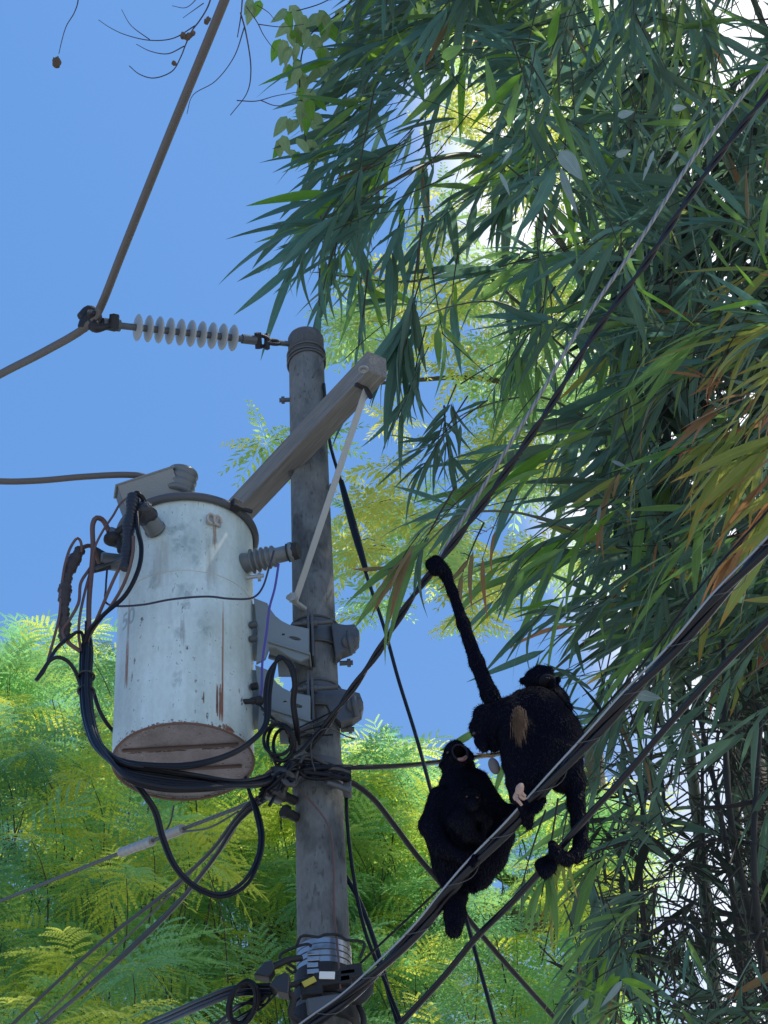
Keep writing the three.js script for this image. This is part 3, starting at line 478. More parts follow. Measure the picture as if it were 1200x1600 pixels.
for (let i = 0; i < 3; i++) {
  const d = (i - 1) * 5;
  cable('loop_cable', ['black cable under the tank rising into tall loop before the hanger brackets', 'black cable looped over hanger bracket, inner strand of the tall loop', 'black cable looped over hanger bracket, outermost of the tall loop'][i], 'cable',
    Z1([[400, 1200 + d, 7.42], [470, 1226 + d, 7.4], [560, 1238 + d, 7.38], [700, 1240 + d * 1.5, 7.4], [850, 1202 + d, 7.5], [940, 1150 + d, 7.58], [998 + d, 1080, 7.62], [1004 + d * 2, 960, 7.6], [1020 + d * 1.5, 880, 7.58], [1052 - d, 832 - d, 7.57], [1090 - d * 1.4, 866, 7.58], [1106 - d, 930, 7.6], [1100 - d, 1000, 7.64], [1112 - d, 1090, 7.7], [1122, 1160, 7.78]]), 2.8, i === 1 ? M.wireBlack2 : M.wireBlack, 'cables in the loop before the bracket', 100);
}
cable('side_cable', 'single black cable passing behind bundle to the tank left edge', 'cable', Z1([[350, 960, 7.72], [372, 1030, 7.74], [400, 1080, 7.78], [440, 1125, 7.84]]), 3.2, M.wireBlack2);
{ // coil hanging on the pole between the brackets
  const t = thing('cable_coil', 'small coil of thin cables hung between lower bracket and pole', 'cable coil');
  for (const [cx, cy, rx, ry, z] of [[438, 1160, 20, 29, 7.68], [434, 1156, 22, 24, 7.66], [444, 1164, 17, 25, 7.7]]) {
    const pts = []; for (let i = 0; i <= 22; i++) { const a = i / 22 * 6.283; pts.push(W(cx + Math.cos(a) * rx, cy + Math.sin(a) * ry, z + 0.02 * Math.sin(2 * a))); }
    part('turn', sweep(pts, 0.0075, 60, 7), M.wireBlack, t);
  }
  part('tail', sweep([W(420, 1175, 7.68), W(432, 1200, 7.7), W(420, 1215, 7.72), W(440, 1190, 7.7), W(470, 1172, 7.72), W(500, 1140, 7.76)], 0.0065, 40, 7), M.wireBlack, t);
}
{ // the untidy knot where everything meets the pole
  const t = thing('cable_knot', 'tangled knot of black cables bound to the pole below the brackets', 'cable knot'), rn = rng(23);
  for (let i = 0; i < 16; i++) {
    const y0 = 1200 + rn() * 45, pts = [[398 + rn() * 30, y0 + 18 * rn(), 7.7], [425 + rn() * 16, 1195 + rn() * 50, 7.68 + rn() * 0.05], [446 + rn() * 12, 1185 + rn() * 45, 7.7], [470 + rn() * 10, 1180 + rn() * 40, 7.8], [500 + rn() * 20, 1190 + rn() * 26, 7.82], [548, 1196 + rn() * 24, 7.86]].map(q => W(...q));
    part('strand', sweep(pts, 0.0045 + rn() * 0.005, 40, 7), rn() < 0.75 ? M.wireBlack : M.wireGrey, t);
  }
  for (let i = 0; i < 5; i++) { const a = [[404 + i * 4, 1100 + i * 8, 7.7], [430 + i * 6, 1125 + i * 4, 7.68], [452, 1140 + i * 5, 7.72], [486 - i * 3, 1128 + i * 6, 7.78], [520, 1112 + i * 9, 7.82]].map(q => W(...q)); part('strand', sweep(a, 0.0042, 36, 6), i % 2 ? M.wireGrey : M.wireBlack, t); }
  const c = W(435, 1226, 7.74); part('spool', along(lathe([[0.001, -0.07], [0.04, -0.07], [0.06, -0.05], [0.045, -0.02], [0.045, 0.02], [0.062, 0.05], [0.04, 0.07], [0.001, 0.07]], 20), V(0.5, 1, 0.2), c), M.plastic, t);
  part('thin_wire', sweep([[555, 1155, 7.8], [540, 1150, 7.8], [512, 1138, 7.79], [490, 1150, 7.78], [486, 1180, 7.78], [492, 1205, 7.79]].map(q => W(...q)), 0.0035, 30, 6), M.wireGrey, t);
}
// drip loop below the tank
for (let i = 0; i < 2; i++) { const d = i * 5;
  cable('drip_loop', ['black cable hanging in deep drip loop below tank, outer of the two', 'black cable hanging in deep drip loop below tank, inner of the two'][i], 'cable', [[200 + d, 1215, 7.42], [222 + d, 1240, 7.42], [240 + d, 1268, 7.45], [252 + d, 1310, 7.48], [272 + d, 1355, 7.5], [305, 1388 - d, 7.52], [345, 1402 - d, 7.55], [384 - d, 1384 - d, 7.58], [405 - d, 1345, 7.6], [411 - d, 1310, 7.62], [404 - d, 1270, 7.66], [390, 1238, 7.7], [384, 1215, 7.72]], 3.1, i ? M.wireBlack2 : M.wireBlack, null, 80); }
// lines leaving to the lower left
{ const t = thing('spliced_line', 'grey stranded line with two pale splice sleeves crossing left trees', 'power line');
  const P = [[470, 1215, 7.85], [400, 1250, 8.1], [300, 1290, 8.6], [190, 1332, 9.2], [90, 1372, 9.9], [0, 1408, 10.6], [-140, 1462, 11.8]].map(q => W(...q));
  part('conductor', sweep(P, 0.0095, 120, 8), std(0.09, 0.09, 0.092, { metalness: 0.4, roughness: 0.5, map: strandMap }), t);
  for (const [a, b] of [[[286, 1295, 8.66], [258, 1306, 8.8]], [[238, 1314, 8.92], [190, 1332, 9.2]]]) part('sleeve', sweep([W(...a), W(...b)], s => 0.02 + 0.004 * (Math.sin(s * 40) > 0 ? 1 : 0), 40, 12), std(0.34, 0.34, 0.33, { metalness: 0.4, roughness: 0.5 }), t);
  part('tie_wire', sweep([[286, 1300, 8.65], [330, 1292, 8.4], [372, 1268, 8.2]].map(q => W(...q)), 0.005, 20, 6), M.wireGrey, t);
  part('tail', sweep([[272, 1258, 8.7], [266, 1285, 8.75], [252, 1308, 8.85]].map(q => W(...q)), 0.0045, 14, 6), M.wireGrey, t); }
const low = (label, pts, r, m) => cable('service_drop', label, 'cable', pts, r, m, null, 60);
low('black service cable slanting to lower left, uppermost under the drip loop', [[440, 1225, 7.75], [388, 1258, 7.9], [330, 1330, 8.3], [260, 1394, 8.8], [150, 1480, 9.6], [20, 1600, 10.7], [-60, 1680, 11.5]], 3.2, M.wireBlack);
low('black service cable slanting to lower left, lowest of three under drip loop', [[440, 1232, 7.75], [380, 1275, 7.9], [335, 1340, 8.2], [270, 1420, 8.7], [170, 1515, 9.4], [64, 1605, 10.3], [-20, 1680, 11]], 3.6, M.wireBlack);
low('thin grey cable between the two black cables slanting lower left', [[440, 1228, 7.76], [376, 1280, 8], [316, 1345, 8.4], [240, 1424, 9], [150, 1510, 9.7], [60, 1598, 10.6], [-20, 1672, 11.4]], 1.8, M.wireGrey);
low('second thick black cable pressed against lowest cable slanting lower left', [[440, 1236, 7.73], [390, 1262, 7.85], [352, 1318, 8.1], [288, 1398, 8.6], [190, 1492, 9.3], [76, 1598, 10.3], [0, 1672, 11]], 2.6, M.wireBlack2);
// cables to the right of the pole
cable('side_line', 'black cable leaving pole level to the right behind the sitting monkey', 'cable', [[440, 1208, 7.8], [500, 1200, 7.8], [560, 1199, 7.9], [620, 1197, 8.1], [690, 1190, 8.5], [780, 1178, 9.1], [900, 1164, 10]], 4.2, M.wireBlack);
cable('side_line', 'thick black cable arching from pole band down behind the sitting monkey', 'cable', [[470, 1206, 7.8], [520, 1212, 7.82], [550, 1223, 7.9], [580, 1245, 8], [615, 1288, 8.2], [650, 1335, 8.4], [690, 1382, 8.6], [740, 1446, 8.9], [790, 1505, 9.2], [850, 1572, 9.6], [910, 1640, 10]], 4.6, M.wireBlack, null, 70);
cable('guy_wire', 'dark guy wire running from pole head steeply down past the brace', 'guy wire', [[506, 600, 7.95], [515, 690, 7.9], [535, 760, 7.88], [570, 890, 7.85], [600, 980, 7.83], [622, 1060, 7.8], [650, 1150, 7.76], [676, 1245, 7.72], [700, 1330, 7.68], [735, 1460, 7.6], [775, 1605, 7.5], [800, 1700, 7.45]], 3.0, M.wireBlack2, null, 60);
single('guy_guard', 'thick black sleeve on the guy wire beside pole', 'guy wire guard', sweep([[533, 752, 7.86], [552, 822, 7.85], [572, 892, 7.84]].map(q => W(...q)), s => 0.0125 + 0.006 * Math.sin(s * 3.14), 20, 10), M.wireBlack);
cable('down_cable', 'black cable hanging down close along the right side of pole', 'cable', [[541, 1225, 7.92], [543, 1290, 7.93], [556, 1390, 7.94], [572, 1460, 7.94], [600, 1530, 7.94], [630, 1605, 7.94], [660, 1680, 7.94]], 3.0, M.wireBlack, null, 50);
cable('down_cable', 'flat dark cable crossing obliquely behind the thick cable right of pole', 'cable', [[536, 1362, 8.05], [560, 1405, 8.04], [588, 1480, 8.0], [610, 1560, 7.98], [622, 1600, 7.96], [640, 1680, 7.95]], 4.2, M.wireBlack2, null, 40);
cable('thin_line', 'thin black wire from strap hardware rising right behind the monkeys', 'cable', [[550, 1518, 7.85], [600, 1470, 7.82], [690, 1385, 7.75], [780, 1288, 7.6], [920, 1132, 7.3], [1010, 1030, 7.1], [1100, 910, 6.9], [1205, 792, 6.6], [1330, 650, 6.2]], 2.0, M.wireBlack, null, 60);
{ // upper pair crossing to the top right corner
  const up = [[480, 1175], [530, 1105], [590, 1020], [640, 940], [681, 885], [760, 780], [850, 650], [930, 520], [1010, 410], [1100, 275], [1205, 140], [1330, -20]];
  const P = up.map(([px, py]) => W(px, py, 7.85 - (px - 480) / 725 * 1.4));
  const t = thing('twisted_line', 'dark pair of twisted cables crossing bamboo to the top right corner, gripped by tail', 'power line');
  for (let k = 0; k < 2; k++) part('strand', rs(twisted(P, 0.0078, 2, 11, k), 0.009), M.lineBlack, t);
  const Q = [[482, 1172], [560, 1062], [640, 938], [679, 882], [740, 785], [830, 640], [915, 498], [1000, 375], [1090, 237], [1205, 95], [1330, -80]].map(([px, py]) => W(px, py, 7.87 - (px - 480) / 725 * 1.4));
  single('bare_line', 'bare twisted grey line just above the dark pair toward top right', 'power line', sweep(Q, 0.0085, 140, 10), M.strand);
}
{ // lower pair where the animals sit
  const low1 = [[420, 1655], [480, 1604], [560, 1545], [640, 1467], [700, 1397], [745, 1345], [800, 1288], [845, 1240], [900, 1178], [970, 1102], [1050, 1018], [1120, 938], [1205, 848], [1330, 715]];
  const P = low1.map(([px, py]) => W(px, py, 7.75 - (px - 480) / 725 * 1.6));
  const t = thing('thick_line', 'thickest black twisted cable on which the monkeys sit, rising to right edge', 'power line');
  for (let k = 0; k < 2; k++) part('strand', rs(twisted(P, 0.0125, 2, 3.2, k), 0.0145), M.lineBlack, t);
  { const c = new THREE.CatmullRomCurve3(P, false, 'centripetal'), side = []; for (let i = 0; i <= 60; i++) { const p = c.getPointAt(i / 60), tn = c.getTangentAt(i / 60), n = camUp.clone().addScaledVector(camRight, -0.8).addScaledVector(camFwd, -0.5); n.addScaledVector(tn, -n.dot(tn)).normalize(); side.push(p.addScaledVector(n, 0.027 + 0.002 * Math.sin(i * 0.7))); } part('glint_strand', sweep(side, 0.0048, 200, 8), M.lineGlint, t); }  // added strand, stands for the bright highlight along the upper left of the cable
  part('lashing_wire', rs(twisted(P, 0.0275, 1, 13, 0.3), 0.0016), M.galvDark, t);
  const Q = [[590, 1636], [625, 1600], [690, 1530], [745, 1464], [800, 1410], [850, 1355], [905, 1290], [970, 1220], [1060, 1115], [1130, 1040], [1205, 965], [1330, 835]].map(([px, py]) => W(px, py, 7.7 - (px - 625) / 580 * 1.5));
  single('lower_line', 'black cable below the thick one, wrapped by the hanging tail tip', 'power line', sweep(Q, 0.0125, 120, 10), M.lineBlack);
}
{ // splice boxes, wires and the coil at the foot of the picture
  const t = thing('splice_clamps', 'two black wedge clamps with stays left of the steel straps on pole', 'cable clamp');
  const blk = (pts, z, d) => { const s = new THREE.Shape(pts.map(([x, y]) => { const q = W(x, y, z); return new THREE.Vector2(q.x, q.y); })); return new THREE.ExtrudeGeometry(s, { depth: d, bevelEnabled: true, bevelSize: 0.004, bevelThickness: 0.004, bevelSegments: 1 }).translate(0, 0, -z - d / 2); };
  part('clamp_body', blk([[400, 1526], [415, 1509], [425, 1506], [428, 1518], [420, 1530]], 7.75, 0.05), M.plastic, t);
  part('clamp_body', blk([[424, 1545], [432, 1533], [446, 1526], [452, 1530], [450, 1556], [436, 1553]], 7.72, 0.06), M.plastic, t);
  for (const [r, l] of [[0.014, [[424, 1512, 7.75], [450, 1500, 7.78], [470, 1497, 7.82]]], [0.012, [[450, 1540, 7.74], [466, 1536, 7.8], [480, 1530, 7.84]]], [0.014, [[452, 1550, 7.74], [458, 1562, 7.76], [455, 1585, 7.78], [470, 1598, 7.8]]]]) part('stay', sweep(l.map(q => W(...q)), r, 12, 8), M.ironDark, t);
}
{ const t = thing('wire_coil', 'round coil of spare black cable hanging left of pole at bottom', 'cable coil'), rn = rng(9);
  for (let k = 0; k < 7; k++) { const pts = [], cx = 380 + (rn() - 0.5) * 6, cy = 1567 + (rn() - 0.5) * 6, rx = 20 + rn() * 4, ry = 30 + rn() * 5; for (let i = 0; i <= 24; i++) { const a = i / 24 * 6.283; pts.push(W(cx + Math.cos(a + 0.3) * rx, cy + Math.sin(a) * ry, 7.72 + 0.03 * Math.sin(a) + k * 0.008)); } part('turn', sweep(pts, 0.0065, 60, 7), M.wireBlack, t); } }
{ const t = thing('fibre_drops', 'thin black wires fanning out left from wedge clamps at bottom', 'cable'), rn = rng(31);
  for (let i = 0; i < 9; i++) part('wire', sweep([[436 - rn() * 14, 1532 + rn() * 18, 7.74], [400 + rn() * 20, 1548 + rn() * 22, 7.76], [368 + rn() * 20, 1558 + rn() * 40, 7.8], [300 + rn() * 60, 1572 + rn() * 60, 8.1]].map(q => W(...q)), 0.003 + rn() * 0.002, 30, 6), M.wireBlack, t);
  for (const [y, r] of [[0, 0.011], [7, 0.008], [12, 0.008]]) part('wire', sweep([[425, 1540 + y, 7.74], [372, 1542 + y, 7.8], [320, 1560 + y, 8], [270, 1582 + y, 8.3], [220, 1604 + y, 8.7], [150, 1640 + y, 9.2]].map(q => W(...q)), r, 50, 7), M.wireBlack, t); }

// ------------------------------------------------------------------ the monkeys
// bodies: bones (tapered capsules) joined by a smooth minimum, meshed on a fine grid
function surfaceNets(f, mn, mx, h) {
  const nx = Math.ceil((mx.x - mn.x) / h) + 1, ny = Math.ceil((mx.y - mn.y) / h) + 1, nz = Math.ceil((mx.z - mn.z) / h) + 1, v = new Float32Array(nx * ny * nz), id = (i, j, k) => (k * ny + j) * nx + i;
  for (let k = 0; k < nz; k++) for (let j = 0; j < ny; j++) for (let i = 0; i < nx; i++) v[id(i, j, k)] = f(mn.x + i * h, mn.y + j * h, mn.z + k * h);
  const vi = new Int32Array(nx * ny * nz).fill(-1), P = [], I = [];
  for (let k = 0; k < nz - 1; k++) for (let j = 0; j < ny - 1; j++) for (let i = 0; i < nx - 1; i++) {
    let n = 0, sx = 0, sy = 0, sz = 0; const c = [];
    for (let q = 0; q < 8; q++) c.push(v[id(i + (q & 1), j + (q >> 1 & 1), k + (q >> 2))]);
    for (let a = 0; a < 8; a++) for (const b of [a | 1, a | 2, a | 4]) if (b !== a && (c[a] < 0) !== (c[b] < 0)) { const t = c[a] / (c[a] - c[b]); n++; sx += (a & 1) + t * ((b & 1) - (a & 1)); sy += (a >> 1 & 1) + t * ((b >> 1 & 1) - (a >> 1 & 1)); sz += (a >> 2) + t * ((b >> 2) - (a >> 2)); }
    if (n) { vi[id(i, j, k)] = P.length / 3; P.push(mn.x + (i + sx / n) * h, mn.y + (j + sy / n) * h, mn.z + (k + sz / n) * h); }
  }
  const quad = (a, b, c, d, flip) => { if (a < 0 || b < 0 || c < 0 || d < 0) return; flip ? I.push(a, b, c, a, c, d) : I.push(a, c, b, a, d, c); };
  for (let k = 1; k < nz - 1; k++) for (let j = 1; j < ny - 1; j++) for (let i = 1; i < nx - 1; i++) {
    const s = v[id(i, j, k)] < 0;
    if (s !== v[id(i + 1, j, k)] < 0) quad(vi[id(i, j - 1, k - 1)], vi[id(i, j, k - 1)], vi[id(i, j, k)], vi[id(i, j - 1, k)], s);
    if (s !== v[id(i, j + 1, k)] < 0) quad(vi[id(i - 1, j, k - 1)], vi[id(i - 1, j, k)], vi[id(i, j, k)], vi[id(i, j, k - 1)], s);
    if (s !== v[id(i, j, k + 1)] < 0) quad(vi[id(i - 1, j - 1, k)], vi[id(i, j - 1, k)], vi[id(i, j, k)], vi[id(i - 1, j, k)], s);
  }
  const g = new THREE.BufferGeometry(), N = [];
  for (let q = 0; q < P.length; q += 3) { const [x, y, z] = [P[q], P[q + 1], P[q + 2]], e = 0.003, n = V(f(x + e, y, z) - f(x - e, y, z), f(x, y + e, z) - f(x, y - e, z), f(x, y, z + e) - f(x, y, z - e)).normalize(); N.push(n.x, n.y, n.z); }
  g.setAttribute('position', new THREE.Float32BufferAttribute(P, 3)); g.setAttribute('normal', new THREE.Float32BufferAttribute(N, 3)); g.setIndex(I);
  return g;
}
const phys = (r, g, b, o) => new THREE.MeshPhysicalMaterial({ color: new THREE.Color().setRGB(r, g, b), ...o });
const furM = phys(0.003, 0.0034, 0.009, { roughness: 0.9, specularIntensity: 0.1 });
const strandM = phys(0.011, 0.0112, 0.018, { roughness: 0.65, specularIntensity: 0.18, side: THREE.DoubleSide });
const skinM = phys(0.010, 0.009, 0.012, { roughness: 0.5, specularIntensity: 0.4 });
let MZ = 7.03;     // how far out the animal being built hangs
// chains: lists of [px, py, dz, radius in px]; cuts: spheres taken away again
function monkey(name, label, category, chains, cuts, h, furN, furLen, seed, k = 0.022, bald = []) {
  const J = q => { const p = W(q[0], q[1], MZ + q[2]); const rr = q[3] * mpp(p); return [p, rr > 0.026 ? rr - 0.008 : rr]; };
  const bones = [], mn = V(1e9, 1e9, 1e9), mx = V(-1e9, -1e9, -1e9);
  for (const ch of chains) { const js = ch.map(J); for (let i = 0; i < js.length; i++) { const [a, ra] = js[i], [b, rb] = js[Math.min(i + 1, js.length - 1)]; if (i === js.length - 1 && js.length > 1) break; bones.push({ a, d: b.clone().sub(a), l2: Math.max(1e-9, b.distanceToSquared(a)), ra, rb, thin: Math.max(ra, rb) < 0.016 }); for (const [p, r] of [js[i], js[Math.min(i + 1, js.length - 1)]]) { mn.min(p.clone().addScalar(-r - 0.03)); mx.max(p.clone().addScalar(r + 0.03)); } } }
  const holes = cuts.map(J);
  const f = (x, y, z) => {
    let m = 1e3;
    for (const b of bones) {
      const px = x - b.a.x, py = y - b.a.y, pz = z - b.a.z; let t = (px * b.d.x + py * b.d.y + pz * b.d.z) / b.l2; t = t < 0 ? 0 : t > 1 ? 1 : t;
      const qx = px - t * b.d.x, qy = py - t * b.d.y, qz = pz - t * b.d.z, d = Math.sqrt(qx * qx + qy * qy + qz * qz) - (b.ra + (b.rb - b.ra) * t), kk = b.thin ? 0.005 : k;
      const hh = Math.max(kk - Math.abs(m - d), 0) / kk; m = Math.min(m, d) - hh * hh * kk * 0.25;
    }
    for (const [c, r] of holes) { const d = r - Math.hypot(x - c.x, y - c.y, z - c.z), kk = 0.008, hh = Math.max(kk - Math.abs(m - d), 0) / kk; m = Math.max(m, d) + hh * hh * kk * 0.25; }
    return m;
  };
  const g = surfaceNets(f, mn, mx, h);
  const t = single(name, label, category, g, furM);
  // fur: short blades lying along the coat
  const rn = rng(seed), pos = g.attributes.position, nor = g.attributes.normal, ix = g.index.array, tri = ix.length / 3, cum = new Float32Array(tri), A = V(), B = V(), C = V(); let tot = 0;
  for (let i = 0; i < tri; i++) { A.fromBufferAttribute(pos, ix[3 * i]); B.fromBufferAttribute(pos, ix[3 * i + 1]); C.fromBufferAttribute(pos, ix[3 * i + 2]); tot += B.clone().sub(A).cross(C.clone().sub(A)).length(); cum[i] = tot; }
  const bl = new THREE.BufferGeometry(); bl.setAttribute('position', new THREE.Float32BufferAttribute([-0.5, 0, 0, 0.5, 0, 0, 0.4, 0.5, 0.03, -0.4, 0.5, 0.03, 0, 1, 0.12], 3)); bl.setIndex([0, 1, 2, 0, 2, 3, 3, 2, 4]); bl.computeVertexNormals();
  const hairs = new THREE.InstancedMesh(bl, strandM, furN), mt = new THREE.Matrix4(), baldC = bald.map(J);
  let cnt = 0;
  for (let i = 0; i < furN; i++) {
    const r = rn() * tot; let lo = 0, hi = tri - 1; while (lo < hi) { const m = lo + hi >> 1; cum[m] < r ? lo = m + 1 : hi = m; }
    let u = rn(), w = rn(); if (u + w > 1) { u = 1 - u; w = 1 - w; }
    const p = V(), n = V(); [[1 - u - w, 0], [u, 1], [w, 2]].forEach(([q, e]) => { p.addScaledVector(A.fromBufferAttribute(pos, ix[3 * lo + e]), q); n.addScaledVector(B.fromBufferAttribute(nor, ix[3 * lo + e]), q); }); n.normalize();
    if (baldC.some(([c, rr]) => c.distanceTo(p) < rr)) continue;
    const d = V(0, -0.9, 0).add(V(rn() - 0.5, rn() - 0.5, rn() - 0.5).multiplyScalar(0.9)); d.addScaledVector(n, -d.dot(n)).normalize().addScaledVector(n, 0.14 + 0.32 * rn()).normalize();
    const x = d.clone().cross(n).normalize(), z = x.clone().cross(d), L = furLen * (0.6 + 0.8 * rn()), wd = 0.0022;
    mt.makeBasis(x.multiplyScalar(wd), d.multiplyScalar(L), z.multiplyScalar(L)).setPosition(p.addScaledVector(n, -0.002)); hairs.setMatrixAt(cnt, mt);
    hairs.setColorAt(cnt++, new THREE.Color().setRGB(1, 1, 1).multiplyScalar(0.6 + 0.9 * rn()));
  }
  hairs.count = cnt; hairs.name = 'fur'; hairs.userData.kind = 'stuff'; hairs.castShadow = hairs.receiveShadow = true; t.add(hairs);
  t.userData.J = J;
  return t;
}
const eyeM = std(0.02, 0.012, 0.008, { roughness: 0.15 });
function eyes(t, list) { for (const [x, y, dz, r] of list) { const p = W(x, y, MZ + dz); part('eye', new THREE.SphereGeometry(r * mpp(p), 14, 10).translate(p.x, p.y, p.z), eyeM, t); } }
const digits = (x, y, dz, list, r = 3) => list.map(([x1, y1, z1, x2, y2, z2]) => [[x, y, dz, r + 0.6], [x1, y1, dz + z1, r], [x2, y2, dz + z2, r * 0.75]]);

{ // adult leaning over from the right
  const t = monkey('howler_monkey', 'large black monkey with tan flank patch leaning down to face the other', 'monkey', [
    [[757, 1119, -0.02, 22], [752, 1140, -0.02, 18], [752, 1160, -0.03, 11.5], [757, 1168, -0.03, 8]],           // head, brow, muzzle, chin
    [[746, 1158, -0.03, 6]], [[741, 1137, -0.035, 7], [742, 1134, 0.02, 7]],                                       // nose, brow ridge
    [[764, 1150, -0.01, 17], [772, 1166, 0, 13]],                                                              // jaw
    [[764, 1115, -0.05, 5]],                                                                                   // ear
    [[768, 1124, 0, 26], [798, 1128, 0.0, 42], [836, 1122, 0.02, 51], [862, 1150, 0.02, 50], [872, 1192, 0.02, 42], [880, 1216, 0.02, 27]],   // neck, shoulders, back, rump
    [[812, 1150, -0.04, 40], [812, 1190, -0.04, 30], [810, 1222, -0.05, 22], [812, 1244, -0.05, 18], [824, 1258, -0.05, 11]],     // near arm
    [[846, 1180, -0.02, 44], [838, 1215, -0.05, 27], [836, 1246, -0.03, 16], [826, 1258, -0.03, 10]],               // folded leg
    [[888, 1200, 0.02, 25], [898, 1222, 0.02, 20], [900, 1255, 0.02, 16.5], [906, 1290, 0.03, 15.5], [908, 1318, 0.03, 14.5], [900, 1337, 0.02, 13.5], [884, 1343, 0, 12], [870, 1334, -0.03, 10], [863, 1320, -0.03, 7.5]],   // tail
    [[868, 1340, 0.05, 10], [856, 1348, 0.06, 13], [847, 1352, 0.04, 13], [852, 1362, 0.0, 9], [864, 1356, -0.02, 7]],              // the coil of it round the lower cable
    [[820, 1262, -0.05, 10], [824, 1276, -0.02, 8.5], [826, 1287, 0.0, 6]],                                       // foot over the cable
    ...digits(838, 1256, -0.06, [[844, 1262, -0.02, 848, 1256, 0.02], [838, 1267, -0.02, 842, 1264, 0.03], [831, 1270, -0.02, 834, 1266, 0.03], [850, 1252, -0.01, 851, 1246, 0.03]], 4),
    ...digits(824, 1280, 0, [[830, 1288, 0.0, 829, 1293, 0.02], [824, 1291, 0, 824, 1296, 0.02], [818, 1286, 0, 819, 1291, 0.02]], 3.2),
  ], [[735, 1149, -0.04, 3.5], [747, 1172, -0.07, 2.5]], 0.0058, 17000, 0.018, 71, 0.022, [[745, 1154, -0.05, 15]]);
  eyes(t, [[741, 1146, -0.065, 3]]);
  // long tan hair on the flank
  const rn = rng(77), blades = [];
  for (let i = 0; i < 300; i++) {
    const u = (rn() + rn() + rn() - 1.5) / 1.5, x = 810 + u * 15, y = 1100 + rn() * 46 * (1 - 0.5 * Math.abs(u)) + Math.abs(u) * 12, z = MZ - 0.198 - 0.010 * rn() + Math.abs(x - 812) * 0.0007, l = 10 + rn() * 18;
    const bot = W(x + 2 + (rn() - 0.5) * 9, y + l, z - 0.003), top = W(x, y, z);
    blades.push(sweep([top, top.clone().lerp(bot, 0.5).add(V((rn() - .5) * 0.006, 0, 0.006)), bot], s => 0.0012 * (1 - s * 0.85), 4, 3, false));
  }
  part('tan_patch', blades, std(0.15, 0.085, 0.045, { roughness: 0.8 }), t).userData.label = 'patch of long tan hair on the flank';
  // pale palm and fingers showing under the arm
  const pale = std(0.42, 0.27, 0.20, { roughness: 0.6 }), F = l => sweep(l.map(([x, y, z]) => W(x, y, MZ - 0.145 + (z ?? 0))), s => 0.0085 * (1 - 0.35 * s), 10, 8);
  part('pale_hand', [sweep([W(815, 1226, MZ - 0.135), W(812, 1233, MZ - 0.15), W(810, 1243, MZ - 0.145)], s => 0.008 + 0.008 * Math.sin(s * 2.6), 10, 10), F([[809, 1240], [807, 1247], [812, 1254, -0.01], [815, 1258]]), F([[812, 1241], [815, 1247, -0.005], [819, 1248], [821, 1246]]), F([[812, 1238], [817, 1241, -0.005], [821, 1245]]), F([[807, 1240], [804, 1246], [806, 1250]])], pale, t).userData.label = 'pale pinkish hand under the arm';
  { const p = W(772, 1197, MZ - 0.02); part('pale_pouch', new THREE.SphereGeometry(0.03, 20, 16).scale(0.7, 1.2, 0.7).rotateZ(0.25).translate(p.x, p.y, p.z), std(0.12, 0.11, 0.11, { roughness: 0.8 }), t); }
}
